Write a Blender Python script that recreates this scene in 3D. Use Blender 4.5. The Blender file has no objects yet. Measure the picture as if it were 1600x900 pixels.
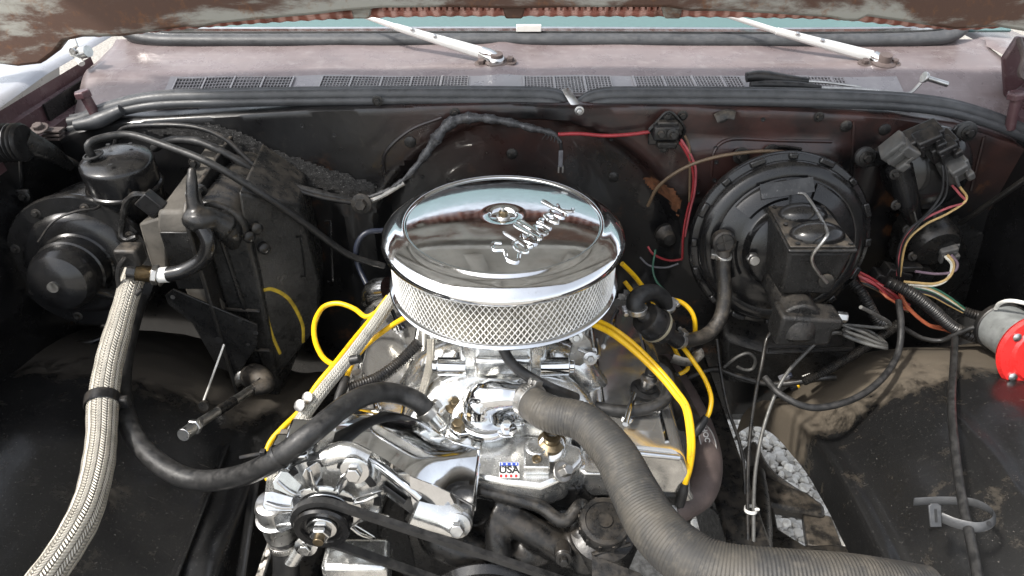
import bpy, math, random
from mathutils import Vector, Matrix, noise
random.seed(7)
V = Vector
scene = bpy.context.scene
COL = scene.collection

# ------------------------------------------------------------------ camera
CAM_Z, PITCH, FPX = 1.664, math.radians(34.5), 1100.0
cam_data = bpy.data.cameras.new('camera'); cam = bpy.data.objects.new('camera', cam_data)
COL.objects.link(cam); scene.camera = cam
cam.location = (0, 0, CAM_Z); cam.rotation_euler = (math.pi/2 - PITCH, 0, 0)
cam_data.sensor_width = 36; cam_data.lens = 36*FPX/1600; cam_data.clip_start = .02; cam_data.clip_end = 500

# ------------------------------------------------------------------ sky, sun, exposure
SUN_DIR = V((.55, .25, -.80)).normalized()          # the way sunlight travels
elev = math.asin(-SUN_DIR.z); azim = math.atan2(-SUN_DIR.x, -SUN_DIR.y)
world = bpy.data.worlds.new('World'); scene.world = world; world.use_nodes = True
wn = world.node_tree; wn.nodes.clear()
sky = wn.nodes.new('ShaderNodeTexSky'); sky.sky_type = 'NISHITA'; sky.sun_disc = False
sky.sun_elevation = elev; sky.sun_rotation = azim; sky.dust_density = 2.5; sky.air_density = 1.2
bg = wn.nodes.new('ShaderNodeBackground'); bg.inputs['Strength'].default_value = .15
wo = wn.nodes.new('ShaderNodeOutputWorld')
hs_ = wn.nodes.new('ShaderNodeHueSaturation'); hs_.inputs['Saturation'].default_value = .32
wn.links.new(sky.outputs[0], hs_.inputs['Color']); wn.links.new(hs_.outputs[0], bg.inputs[0]); wn.links.new(bg.outputs[0], wo.inputs[0])
sun_data = bpy.data.lights.new('sun', 'SUN'); sun = bpy.data.objects.new('sun', sun_data); COL.objects.link(sun)
sun_data.energy = 2.0; sun_data.angle = math.radians(4); sun_data.color = (1, .95, .88)
sun.rotation_euler = SUN_DIR.to_track_quat('-Z', 'Y').to_euler(); sun.location = (-2, -2, 4)
vs = scene.view_settings
scene.display_settings.display_device = 'sRGB'
vs.view_transform = 'Standard'; vs.look = 'None'; vs.gamma = 1; vs.exposure = 1.3; vs.use_curve_mapping = False

# ------------------------------------------------------------------ pixel -> place
CP, SP = math.cos(PITCH), math.sin(PITCH)
def ray(px, py):
    a = (px-800)/FPX; b = (450-py)/FPX
    return V((a, CP+b*SP, -SP+b*CP))
def P(px, py, y=None, z=None, x=None):
    d = ray(px, py)
    if y is not None: t = y/d.y
    elif z is not None: t = (z-CAM_Z)/d.z
    else: t = x/d.x
    return V((0, 0, CAM_Z)) + d*t
def PP(px, py, p0, n):
    d = ray(px, py); o = V((0, 0, CAM_Z)); return o+d*((V(p0)-o).dot(V(n))/d.dot(V(n)))
def PY(*l): return [P(a, b, y=c) for a, b, c in l]
def PZ(*l): return [P(a, b, z=c) for a, b, c in l]

# ------------------------------------------------------------------ materials
def new_mat(name):
    m = bpy.data.materials.new(name); m.use_nodes = True
    nt = m.node_tree; b = nt.nodes['Principled BSDF']
    return m, nt, b
def N(nt, t, **k):
    n = nt.nodes.new(t)
    for a, v in k.items():
        if a in n.inputs: n.inputs[a].default_value = v
        else: setattr(n, a, v)
    return n
def c4(c): return (c[0], c[1], c[2], 1)
def mixc(nt, fac, a, b, blend='MIX'):
    n = nt.nodes.new('ShaderNodeMix'); n.data_type = 'RGBA'; n.blend_type = blend
    for s, v in ((0, fac), (6, a), (7, b)):
        if isinstance(v, (tuple, list)): n.inputs[s].default_value = c4(v)
        elif isinstance(v, (int, float)): n.inputs[s].default_value = v
        else: nt.links.new(v, n.inputs[s])
    return n.outputs[2]
def ramp(nt, val, lo, hi, a=0., b=1.):
    n = nt.nodes.new('ShaderNodeMapRange'); n.interpolation_type = 'SMOOTHSTEP'
    nt.links.new(val, n.inputs[0]); n.inputs[1].default_value = lo; n.inputs[2].default_value = hi
    n.inputs[3].default_value = a; n.inputs[4].default_value = b
    return n.outputs[0]
def math_(nt, op, a, b=0.):
    n = nt.nodes.new('ShaderNodeMath'); n.operation = op
    for i, v in enumerate((a, b)):
        if isinstance(v, (int, float)): n.inputs[i].default_value = v
        else: nt.links.new(v, n.inputs[i])
    return n.outputs[0]
def noise_(nt, scale, detail=4, rough=.6, vec=None, dist=0.):
    n = N(nt, 'ShaderNodeTexNoise', Scale=scale, Detail=detail, Roughness=rough, Distortion=dist)
    if vec is None:
        g = nt.nodes.new('ShaderNodeNewGeometry'); vec = g.outputs['Position']
    nt.links.new(vec, n.inputs['Vector'])
    return n.outputs['Fac']
def bump_(nt, b, h, strength=.3, dist=.002):
    n = N(nt, 'ShaderNodeBump', Strength=strength, Distance=dist)
    nt.links.new(h, n.inputs['Height']); nt.links.new(n.outputs[0], b.inputs['Normal'])
def pbr(name, col, rough=.5, metal=0., var=.25, vscale=25, rvar=.12, bump=0., bscale=300,
        dust=None, dust_amt=.5, dscale=14, spots=None, spot_amt=.5, sscale=60, coat=0., top=True):
    """paint / rubber / metal with tone variation, dust lying on upward faces, spots and fine relief"""
    m, nt, b = new_mat(name)
    n1 = noise_(nt, vscale, 5)
    col_out = mixc(nt, ramp(nt, n1, .3, .7), tuple(c*(1-var) for c in col), tuple(min(1, c*(1+var)) for c in col))
    r_out = ramp(nt, noise_(nt, vscale*2.3, 5, .7), .3, .7, max(.03, rough-rvar), min(1, rough+rvar))
    if spots:
        f = math_(nt, 'MULTIPLY', ramp(nt, noise_(nt, sscale, 8, .75, dist=.4), .56, .68), spot_amt)
        col_out = mixc(nt, f, col_out, spots)
    if dust:
        f = ramp(nt, noise_(nt, dscale, 7, .7), .38, .66)
        if top:
            g = nt.nodes.new('ShaderNodeNewGeometry'); s = nt.nodes.new('ShaderNodeSeparateXYZ')
            nt.links.new(g.outputs['Normal'], s.inputs[0])
            f = math_(nt, 'MULTIPLY', f, ramp(nt, s.outputs[2], -.1, .85))
        f = math_(nt, 'MULTIPLY', f, dust_amt)
        col_out = mixc(nt, f, col_out, dust)
        rr = nt.nodes.new('ShaderNodeMix'); nt.links.new(f, rr.inputs[0]); nt.links.new(r_out, rr.inputs[2]); rr.inputs[3].default_value = .85
        r_out = rr.outputs[0]
    nt.links.new(col_out, b.inputs['Base Color']); nt.links.new(r_out, b.inputs['Roughness'])
    b.inputs['Metallic'].default_value = metal
    if max(col) < .03: b.inputs['Specular IOR Level'].default_value = .38
    if coat: b.inputs['Coat Weight'].default_value = coat; b.inputs['Coat Roughness'].default_value = .12
    if bump: bump_(nt, b, noise_(nt, bscale, 6, .65), bump)
    return m
DUST = (.20, .165, .125)
M = {}
M['chrome'] = pbr('chrome', (.74, .75, .76), .08, 1, .05, 30, .04, .02, 60, spots=(.40, .39, .37), spot_amt=.25, sscale=90)
M['chrome_worn'] = pbr('worn_chrome', (.62, .62, .61), .18, 1, .10, 40, .07, .05, 120, spots=(.25, .22, .19), spot_amt=.35)
M['alu'] = pbr('cast_aluminium', (.72, .72, .70), .22, .92, .10, 30, .09, .22, 55, spots=(.35, .31, .26), spot_amt=.3, sscale=45)
M['steel'] = pbr('dull_steel', (.42, .41, .39), .38, 1, .2, 60, .12, .1, 200, spots=(.12, .08, .05), spot_amt=.5)
M['zinc'] = pbr('zinc_plate', (.55, .55, .54), .35, 1, .15, 60, .1, .1, 200, spots=(.2, .19, .17), spot_amt=.6, sscale=40)
M['brass'] = pbr('aged_brass', (.19, .15, .095), .42, 1, .25, 80, .1, .1, 200)
M['black_paint'] = pbr('black_paint', (.008, .008, .0085), .22, 0, .3, 12, .08, .06, 90, dust=(.10, .09, .075), dust_amt=.14, dscale=22, coat=.25)
M['black_metal'] = pbr('black_metal', (.010, .010, .010), .30, 0, .3, 30, .12, .15, 220, dust=DUST, dust_amt=.14, dscale=45)
M['black_dusty'] = pbr('dusty_black_metal', (.013, .0125, .012), .40, 0, .3, 30, .12, .3, 420, dust=DUST, dust_amt=.38, dscale=40, spots=(.3, .29, .27), spot_amt=.3, sscale=300)
M['black_grainy'] = pbr('grainy_black_iron', (.011, .011, .011), .32, 0, .3, 40, .1, .6, 500, spots=(.25, .24, .23), spot_amt=.35, sscale=420, dust=DUST, dust_amt=.12, dscale=40)
M['black_plastic'] = pbr('black_plastic', (.013, .013, .0135), .34, 0, .3, 40, .1, .1, 300, dust=DUST, dust_amt=.15, dscale=50)
M['grey_plastic'] = pbr('grey_plastic', (.07, .07, .068), .5, 0, .3, 40, .1, .1, 300, dust=DUST, dust_amt=.4)
M['rubber'] = pbr('black_rubber', (.015, .015, .015), .40, 0, .3, 60, .1, .12, 350, dust=(.10, .095, .09), dust_amt=.3, dscale=70)
M['rubber_seal'] = pbr('grey_rubber_seal', (.045, .047, .05), .42, 0, .3, 16, .08, .12, 200, dust=(.12, .12, .12), dust_amt=.35, dscale=70)
M['dust_top'] = pbr('dust_covered_plastic', (.085, .077, .065), .70, 0, .3, 25, .1, .35, 160, spots=(.03, .028, .025), spot_amt=.8, sscale=22)
M['yellow'] = pbr('yellow_silicone', (.80, .47, .006), .38, 0, .10, 40, .08, .05, 300, spots=(.12, .08, .02), spot_amt=.6, sscale=85)
M['red_paint'] = pbr('red_paint', (.62, .022, .02), .30, 0, .12, 30, .08, .03, 100, coat=.4)
M['white_plastic'] = pbr('white_plastic', (.75, .74, .70), .4, 0, .08)
M['rust_header'] = pbr('brown_header_iron', (.085, .064, .058), .62, 0, .25, 22, .1, .3, 240, spots=(.22, .17, .15), spot_amt=.35, sscale=120)
M['label_white'] = pbr('white_label', (.62, .62, .60), .35, 0, .1)
M['print_and_hole_black'] = pbr('black_print_and_holes', (.02, .02, .02), .5, 0, .1)  # lettering ink, also the painted dark inside vents, holes and slots
M['print_blue'] = pbr('blue_print', (.02, .06, .36), .45, 0, .1)
M['print_red'] = pbr('red_print', (.45, .02, .02), .45, 0, .1)
M['yellow_mark'] = pbr('yellow_crayon', (.36, .25, .015), .7, 0, .4, 60, .1, .2, 300)
M['lens'] = pbr('clear_plastic_tube', (.25, .27, .3), .2, 0, .1)
for nm, c in (('red', (.27, .025, .03)), ('pink', (.36, .085, .095)), ('orange', (.42, .115, .055)), ('green', (.03, .11, .07)),
              ('tan', (.45, .31, .13)), ('white', (.62, .60, .52)), ('purple', (.16, .11, .14)), ('blue', (.016, .02, .034)), ('grey', (.12, .12, .13)), ('bwire', (.014, .014, .015)), ('brown', (.11, .075, .045))):
    M['w_'+nm] = pbr(nm+'_wire', c, .42, 0, .2, 60, .08, 0, spots=(.03, .025, .02), spot_amt=.4)

def braided(name, a, b_, n_round, pitch, metal):
    """woven sleeve: UV u runs along in metres, v once round"""
    m, nt, b = new_mat(name)
    uv = nt.nodes.new('ShaderNodeUVMap'); s = nt.nodes.new('ShaderNodeSeparateXYZ'); nt.links.new(uv.outputs[0], s.inputs[0])
    u = math_(nt, 'MULTIPLY', s.outputs[0], 2*math.pi/pitch); v = math_(nt, 'MULTIPLY', s.outputs[1], 2*math.pi*n_round)
    col_ = math_(nt, 'MULTIPLY', s.outputs[1], float(n_round))
    tri = math_(nt, 'MULTIPLY', math_(nt, 'ABSOLUTE', math_(nt, 'SUBTRACT', math_(nt, 'FRACT', col_), .5)), 2.)
    ch = math_(nt, 'ADD', math_(nt, 'MULTIPLY', math_(nt, 'SINE', math_(nt, 'ADD', u, math_(nt, 'MULTIPLY', tri, 7.))), .5), .5)
    edge = math_(nt, 'MULTIPLY', ramp(nt, tri, .02, .22), ramp(nt, tri, .98, .80))
    h = math_(nt, 'MULTIPLY', math_(nt, 'ADD', math_(nt, 'MULTIPLY', ch, .65), .35), math_(nt, 'ADD', math_(nt, 'MULTIPLY', edge, .7), .3))
    n = noise_(nt, 60, 5)
    f = ramp(nt, h, .05, .55)
    col = mixc(nt, f, a, b_)
    col = mixc(nt, math_(nt, 'MULTIPLY', ramp(nt, n, .4, .7), .55), col, tuple(c*.45 for c in b_))
    nt.links.new(col, b.inputs['Base Color']); b.inputs['Roughness'].default_value = .42; b.inputs['Metallic'].default_value = metal
    bump_(nt, b, h, .9, .002)
    return m
M['braid_steel'] = braided('braided_steel', (.05, .045, .04), (.60, .56, .48), 9, .0048, .45)
M['braid_cloth'] = braided('braided_glass_sleeve', (.16, .15, .13), (.56, .54, .48), 6, .0042, .1)

def hose_mat():
    m, nt, b = new_mat('weathered_ribbed_rubber')
    n1 = ramp(nt, noise_(nt, 14, 6, .65), .35, .68)
    col = mixc(nt, n1, (.030, .0295, .0285), (.066, .059, .048))
    col = mixc(nt, math_(nt, 'MULTIPLY', ramp(nt, noise_(nt, 70, 6, .7), .5, .7), .5), col, (.11, .098, .08))
    nt.links.new(col, b.inputs['Base Color']); b.inputs['Roughness'].default_value = .62
    bump_(nt, b, noise_(nt, 400, 5), .2)
    return m
M['hose'] = hose_mat()

def cowl_mat(name, base, chalk, tint, amt=.75):
    """faded maroon paint, chalky and worn"""
    m, nt, b = new_mat(name)
    n1 = ramp(nt, noise_(nt, 5, 7, .65), .32, .66); n2 = ramp(nt, noise_(nt, 38, 8, .75), .50, .70)
    col = mixc(nt, n1, base, tint)
    col = mixc(nt, math_(nt, 'MULTIPLY', n2, amt), col, chalk)
    g = nt.nodes.new('ShaderNodeMapping'); tc = nt.nodes.new('ShaderNodeNewGeometry')
    nt.links.new(tc.outputs['Position'], g.inputs[0]); g.inputs['Scale'].default_value = (2, 40, 40)
    st = ramp(nt, noise_(nt, 3, 6, .7, g.outputs[0]), .52, .75)
    col = mixc(nt, math_(nt, 'MULTIPLY', st, .4), col, chalk)
    nt.links.new(col, b.inputs['Base Color'])
    r = ramp(nt, noise_(nt, 20, 5), .3, .7, .22, .42); nt.links.new(r, b.inputs['Roughness'])
    b.inputs['Metallic'].default_value = .15
    bump_(nt, b, noise_(nt, 160, 6, .7), .12)
    return m
M['cowl'] = cowl_mat('faded_maroon_paint', (.150, .118, .117), (.34, .31, .30), (.215, .178, .177), .4)
M['vent'] = cowl_mat('faded_grey_maroon', (.20, .185, .19), (.38, .36, .36), (.27, .255, .26), .4)
M['flange'] = cowl_mat('maroon_flange', (.07, .035, .04), (.20, .16, .16), (.10, .055, .06), .4)
def firewall_mat():
    m, nt, b = new_mat('black_over_maroon')
    g = nt.nodes.new('ShaderNodeNewGeometry'); s = nt.nodes.new('ShaderNodeSeparateXYZ'); nt.links.new(g.outputs['Position'], s.inputs[0])
    x = ramp(nt, s.outputs[0], -.30, .05); z = ramp(nt, s.outputs[2], 1.00, 1.19)
    n1 = ramp(nt, noise_(nt, 4.5, 6, .6), .36, .60)
    f = math_(nt, 'MULTIPLY', n1, math_(nt, 'MULTIPLY', x, z))
    col = mixc(nt, f, (.007, .007, .0075), (.058, .023, .018))
    n2 = ramp(nt, noise_(nt, 46, 9, .78), .56, .72)
    col = mixc(nt, math_(nt, 'MULTIPLY', n2, .22), col, (.10, .085, .07))
    rs = math_(nt, 'MULTIPLY', ramp(nt, noise_(nt, 11, 7, .7), .58, .70), math_(nt, 'SUBTRACT', 1., z))
    col = mixc(nt, math_(nt, 'MULTIPLY', rs, .55), col, (.13, .055, .022))
    nt.links.new(col, b.inputs['Base Color'])
    nt.links.new(ramp(nt, noise_(nt, 16, 6), .3, .7, .24, .46), b.inputs['Roughness'])
    b.inputs['Coat Weight'].default_value = .2
    bump_(nt, b, noise_(nt, 60, 6, .6), .12, .003)
    return m
M['firewall'] = firewall_mat()
def fender_mat(name='dusty_black_fender', amt=.66):
    """black stamped sheet; tan dust with wiped and oily patches, scratches, pale specks"""
    m, nt, b = new_mat(name)
    g = nt.nodes.new('ShaderNodeNewGeometry'); s = nt.nodes.new('ShaderNodeSeparateXYZ'); nt.links.new(g.outputs['Position'], s.inputs[0])
    back = ramp(nt, s.outputs[1], .84, .98)
    n1 = ramp(nt, math_(nt, 'ADD', noise_(nt, 17, 9, .72, dist=.3), math_(nt, 'MULTIPLY', back, .38)), .56, .84)
    col = mixc(nt, math_(nt, 'MULTIPLY', n1, amt), (.0095, .0095, .0095), (.15, .122, .088))
    n2 = ramp(nt, noise_(nt, 240, 8, .8), .60, .70)
    col = mixc(nt, math_(nt, 'MULTIPLY', n2, .45), col, (.40, .37, .33))
    mp = nt.nodes.new('ShaderNodeMapping'); nt.links.new(g.outputs['Position'], mp.inputs[0]); mp.inputs['Rotation'].default_value = (0, 0, .7); mp.inputs['Scale'].default_value = (1, 14, 6)
    n3 = ramp(nt, noise_(nt, 9, 8, .75, mp.outputs[0]), .58, .70)
    col = mixc(nt, math_(nt, 'MULTIPLY', n3, .10), col, (.16, .145, .125))
    nt.links.new(col, b.inputs['Base Color'])
    nt.links.new(ramp(nt, n1, 0, 1, .26, .8), b.inputs['Roughness'])
    bump_(nt, b, noise_(nt, 45, 7, .65), .12, .004)
    return m
M['fender_r'] = fender_mat()
M['fender_l'] = fender_mat('dull_black_fender', .26)
def hood_mat():
    m, nt, b = new_mat('rusty_primed_hood')
    gg = nt.nodes.new('ShaderNodeNewGeometry'); mp = nt.nodes.new('ShaderNodeMapping'); nt.links.new(gg.outputs['Position'], mp.inputs[0]); mp.inputs['Scale'].default_value = (.45, 1.6, 1.6)
    n1 = ramp(nt, noise_(nt, 9, 9, .66, mp.outputs[0], .3), .42, .55)
    col = mixc(nt, n1, (.27, .265, .23), (.075, .038, .024))
    n2 = ramp(nt, noise_(nt, 26, 8, .75), .52, .66)
    col = mixc(nt, math_(nt, 'MULTIPLY', n2, .6), col, (.16, .065, .02))
    nt.links.new(col, b.inputs['Base Color']); nt.links.new(ramp(nt, n1, 0, 1, .45, .75), b.inputs['Roughness'])
    bump_(nt, b, noise_(nt, 90, 7, .7), .3)
    return m
M['hood'] = hood_mat()
M['hood_inner'] = pbr('pale_lid_reflection', (.36, .35, .32), .6, 0, .2, 6, .1, .2, 120, spots=(.14, .07, .04), spot_amt=.6, sscale=9)  # unseen underside, colour lightened to brighten the reflection in the air cleaner lid
M['cover_chrome'] = pbr('hazy_chrome', (.60, .585, .55), .16, .82, .08, 20, .06, .03, 80, spots=(.32, .30, .27), spot_amt=.4, sscale=60)
M['case_plastic'] = pbr('scuffed_black_case', (.017, .017, .0165), .28, 0, .3, 30, .12, .3, 300, spots=(.24, .23, .21), spot_amt=.35, sscale=320, dust=DUST, dust_amt=.2, dscale=30)
def lip_mat():
    m, nt, b = new_mat('streaked_rust_lip')
    g = nt.nodes.new('ShaderNodeNewGeometry'); s = nt.nodes.new('ShaderNodeSeparateXYZ'); nt.links.new(g.outputs['Position'], s.inputs[0])
    w = math_(nt, 'SINE', math_(nt, 'ADD', math_(nt, 'MULTIPLY', s.outputs[0], 260.), math_(nt, 'MULTIPLY', noise_(nt, 12, 4), 9.)))
    col = mixc(nt, ramp(nt, w, -.6, .8), (.33, .12, .085), (.62, .36, .30))
    col = mixc(nt, ramp(nt, noise_(nt, 16, 6), .5, .68), col, (.12, .035, .018))
    nt.links.new(col, b.inputs['Base Color']); b.inputs['Roughness'].default_value = .6
    return m
M['lip'] = lip_mat()
def glass_mat():
    m, nt, b = new_mat('windshield_glass')
    b.inputs['Base Color'].default_value = (.16, .26, .26, 1); b.inputs['Roughness'].default_value = .06
    b.inputs['Transmission Weight'].default_value = .35; b.inputs['IOR'].default_value = 1.5
    return m
M['glass'] = glass_mat()
def stone_mat():
    m, nt, b = new_mat('pale_gravel')
    o = nt.nodes.new('ShaderNodeAttribute'); o.attribute_name = 'tone'
    n1 = noise_(nt, 60, 6)
    a = mixc(nt, o.outputs['Fac'], (.34, .32, .29), (.86, .83, .77))
    a = mixc(nt, ramp(nt, n1, .45, .75, 0, .45), a, (.34, .27, .20))
    nt.links.new(a, b.inputs['Base Color']); b.inputs['Roughness'].default_value = .75
    bump_(nt, b, noise_(nt, 220, 5), .3)
    return m
M['stone'] = stone_mat()
M['ground'] = pbr('gravel_bed', (.30, .28, .25), .9, 0, .4, 60, .05, .8, 90)

# ------------------------------------------------------------------ mesh building
def frame(o, zax, hint=None):
    z = V(zax).normalized(); h = V(hint) if hint is not None else (V((1, 0, 0)) if abs(z.x) < .9 else V((0, 1, 0)))
    x = (h - z*h.dot(z)).normalized(); y = z.cross(x)
    m = Matrix((x, y, z)).transposed().to_4x4(); m.translation = V(o); return m
def spline(pts, n=8, closed=False):
    pts = [V(p) for p in pts]; out = []; L = len(pts)
    if L == 2 and not closed: return [pts[0].lerp(pts[1], i/n) for i in range(n+1)]
    for i in range(L if closed else L-1):
        g = (lambda k: pts[k % L]) if closed else (lambda k: pts[k] if 0 <= k < L else (2*pts[0]-pts[1] if k < 0 else 2*pts[-1]-pts[-2]))
        a, b, c, d = g(i-1), g(i), g(i+1), g(i+2)
        t1, t2 = (c-a)*.5, (d-b)*.5
        lim = (c-b).length*1.2
        if t1.length > lim: t1 = t1.normalized()*lim
        if t2.length > lim: t2 = t2.normalized()*lim
        for k in range(n):
            t = k/n; t_2, t_3 = t*t, t*t*t
            out.append((2*t_3-3*t_2+1)*b + (t_3-2*t_2+t)*t1 + (-2*t_3+3*t_2)*c + (t_3-t_2)*t2)
    if not closed: out.append(pts[-1])
    return out
def resample(pts, step):
    acc = [0.]
    for a, b in zip(pts, pts[1:]): acc.append(acc[-1]+(b-a).length)
    n = max(2, int(acc[-1]/step)); out = []; j = 0
    for i in range(n+1):
        s = acc[-1]*i/n
        while j < len(pts)-2 and acc[j+1] < s: j += 1
        d = acc[j+1]-acc[j]
        out.append(pts[j].lerp(pts[j+1], (s-acc[j])/d if d > 1e-9 else 0))
    return out
class MB:
    def __init__(s): s.v = []; s.f = []; s.uv = {}
    def add(s, verts, faces, mtx=None):
        o = len(s.v)
        s.v += [(mtx @ V(p)) if mtx is not None else V(p) for p in verts]
        s.f += [tuple(i+o for i in f) for f in faces]; return s
    def box(s, c, size, mtx=None):
        x, y, z = (d/2 for d in size); c = V(c)
        vs_ = [c+V((a*x, b*y, d*z)) for d in (-1, 1) for a, b in ((-1, -1), (1, -1), (1, 1), (-1, 1))]
        return s.add(vs_, [(3, 2, 1, 0), (4, 5, 6, 7), (0, 1, 5, 4), (1, 2, 6, 5), (2, 3, 7, 6), (3, 0, 4, 7)], mtx)
    def lathe(s, prof, mtx=None, n=40, cap0=True, cap1=True, a0=0., a1=2*math.pi):
        """prof: (radius, z) pairs turned about local z"""
        full = abs(a1-a0-2*math.pi) < 1e-6; cols = n if full else n+1; vs_ = []; fs = []
        for r, z in prof:
            for k in range(cols):
                a = a0+(a1-a0)*k/n; vs_.append((r*math.cos(a), r*math.sin(a), z))
        for i in range(len(prof)-1):
            for k in range(n):
                k2 = (k+1) % cols
                fs.append((i*cols+k, i*cols+k2, (i+1)*cols+k2, (i+1)*cols+k))
        if full:
            if cap0 and prof[0][0] > 1e-6: fs.append(tuple(reversed(range(cols))))
            if cap1 and prof[-1][0] > 1e-6: fs.append(tuple((len(prof)-1)*cols+k for k in range(cols)))
        return s.add(vs_, fs, mtx)
    def cyl(s, a, b, r, r2=None, n=20):
        a, b = V(a), V(b); L = (b-a).length
        return s.lathe([(r, 0), (r if r2 is None else r2, L)], frame(a, b-a), n)
    def hexa(s, o, ax, r, h, hint=None, n=6):
        return s.lathe([(r, 0), (r, h*.82), (r*.86, h)], frame(o, ax, hint), n)
    def bolt(s, o, ax, r, h=None, washer=True):
        h = h or r*1.1; ax = V(ax).normalized(); o = V(o)
        if washer: s.lathe([(r*1.75, 0), (r*1.75, r*.3), (r*1.6, r*.36), (0, r*.36)], frame(o, ax), 16, cap1=False)
        return s.hexa(o+ax*r*.3, ax, r, h)
    def prism(s, poly, h, mtx=None):
        """poly: xy outline (counter-clockwise), extruded 0..h along local z"""
        n = len(poly)
        vs_ = [(x, y, 0) for x, y in poly]+[(x, y, h) for x, y in poly]
        fs = [tuple(reversed(range(n))), tuple(range(n, 2*n))]+[(i, (i+1) % n, (i+1) % n+n, i+n) for i in range(n)]
        return s.add(vs_, fs, mtx)
    def tube(s, pts, r, n=10, step=.006, smooth=True, rfun=None, cap=True, closed=False, flat=None, up=None):
        """swept round tube; r number or list along control points; rfun(s metres) multiplies it; flat squashes along the frame's 2nd axis"""
        pts = [V(p) for p in pts]
        path = spline(pts, 10, closed) if smooth else pts
        if closed: path = path+[path[0]]
        if isinstance(r, (list, tuple)):
            rr = []
            for i in range(len(path)):
                t = i/(len(path)-1)*(len(r)-1); k = min(int(t), len(r)-2); rr.append(r[k]+(r[k+1]-r[k])*(t-k))
        else: rr = None
        if smooth:
            q = resample(path, step)
            if rr: rr = [rr[min(len(rr)-1, int(round(i/(len(q)-1)*(len(rr)-1))))] for i in range(len(q))]
        else: q = path
        m = len(q); o = len(s.v); T = []
        for i in range(m):
            d = q[min(i+1, m-1)]-q[max(i-1, 0)]
            if closed and i in (0, m-1): d = q[1]-q[m-2]
            T.append(d.normalized())
        u = T[0].orthogonal().normalized() if up is None else (V(up)-T[0]*V(up).dot(T[0])).normalized()
        L = 0.; f0 = len(s.f)
        for i in range(m):
            if i:
                L += (q[i]-q[i-1]).length
                u = (u-T[i]*u.dot(T[i])); u = u.normalized() if u.length > 1e-6 else T[i].orthogonal().normalized()
            w = T[i].cross(u); R = rr[i] if rr else (r if not isinstance(r, (list, tuple)) else r[min(i, len(r)-1)])
            if rfun: R *= rfun(L)
            for k in range(n):
                a = 2*math.pi*k/n; s.v.append(q[i]+u*(R*math.cos(a))+w*(R*math.sin(a)*(flat or 1)))
            if i:
                for k in range(n):
                    k2 = (k+1) % n; fi = len(s.f); L0 = L-(q[i]-q[i-1]).length
                    s.f.append((o+(i-1)*n+k, o+(i-1)*n+k2, o+i*n+k2, o+i*n+k))
                    s.uv[fi] = ((L0, k/n), (L0, (k+1)/n), (L, (k+1)/n), (L, k/n))
        if cap and not closed:
            s.f.append(tuple(o+k for k in reversed(range(n)))); s.f.append(tuple(o+(m-1)*n+k for k in range(n)))
        return s
    def grid(s, rows, thick=0., nrm=None):
        """rows of points -> sheet; thick pushes a second sheet along nrm and closes the edge"""
        R, C_ = len(rows), len(rows[0]); o = len(s.v)
        for r in rows: s.v += [V(p) for p in r]
        for i in range(R-1):
            for k in range(C_-1): s.f.append((o+i*C_+k, o+i*C_+k+1, o+(i+1)*C_+k+1, o+(i+1)*C_+k))
        if thick:
            o2 = len(s.v); d = V(nrm)*thick
            for r in rows: s.v += [V(p)+d for p in r]
            for i in range(R-1):
                for k in range(C_-1): s.f.append((o2+i*C_+k, o2+(i+1)*C_+k, o2+(i+1)*C_+k+1, o2+i*C_+k+1))
            edge = [k for k in range(C_)]+[i*C_+C_-1 for i in range(1, R)]+[(R-1)*C_+k for k in range(C_-2, -1, -1)]+[i*C_ for i in range(R-2, 0, -1)]
            for a, b in zip(edge, edge[1:]+edge[:1]): s.f.append((o+b, o+a, o2+a, o2+b))
        return s
    def build(s, name, mat, parent=None, bevel=0., smooth=40, seg=2):
        me = bpy.data.meshes.new(name)
        lo = V([min(p[i] for p in s.v) for i in range(3)]); hi = V([max(p[i] for p in s.v) for i in range(3)])
        org = V(((lo.x+hi.x)/2, (lo.y+hi.y)/2, lo.z))
        me.from_pydata([p-org for p in s.v], [], s.f)
        if s.uv:
            ul = me.uv_layers.new(name='UVMap')
            for fi, c in s.uv.items():
                p = me.polygons[fi]
                for k, li in enumerate(p.loop_indices): ul.data[li].uv = c[k]
        me.materials.append(mat if not isinstance(mat, str) else M[mat])
        if smooth:
            me.shade_smooth(); me.set_sharp_from_angle(angle=math.radians(smooth))
        ob = bpy.data.objects.new(name, me); COL.objects.link(ob); ob.location = org
        if parent is not None:
            ob.parent = parent; ob.matrix_parent_inverse = WORLD_OF[parent.name].inverted()
        WORLD_OF[ob.name] = Matrix.Translation(org)
        if bevel:
            bm_ = ob.modifiers.new('bevel', 'BEVEL'); bm_.width = bevel; bm_.segments = seg; bm_.limit_method = 'ANGLE'; bm_.angle_limit = math.radians(35)
        return ob
WORLD_OF = {}
def tag(o, label, cat, group=None):
    o['label'] = label; o['category'] = cat
    if group: o['group'] = group
    return o
def thing(name, label, cat, loc, group=None):
    o = bpy.data.objects.new(name, None); COL.objects.link(o); o.location = loc; o.empty_display_size = .03
    WORLD_OF[o.name] = Matrix.Translation(V(loc))
    return tag(o, label, cat, group)
def tube_thing(name, pts, r, mat, label, cat, group=None, **k):
    return tag(MB().tube(pts, r, **k).build(name, mat), label, cat, group)
def sstep(a, b, x):
    t = max(0., min(1., (x-a)/(b-a))); return t*t*(3-2*t)
def interp(keys, x):
    for (a, va), (b, vb) in zip(keys, keys[1:]):
        if x <= b: return va+(vb-va)*max(0, (x-a)/(b-a))
    return keys[-1][1]
def bicubic(ctrl, nu, nv):
    """smooth sheet through a coarse grid of points"""
    rows = [resample_n(spline(r, 8), nu) for r in ctrl]
    cols = [resample_n(spline([rows[i][k] for i in range(len(rows))], 8), nv) for k in range(nu+1)]
    return [[cols[k][i] for k in range(nu+1)] for i in range(nv+1)]
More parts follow.
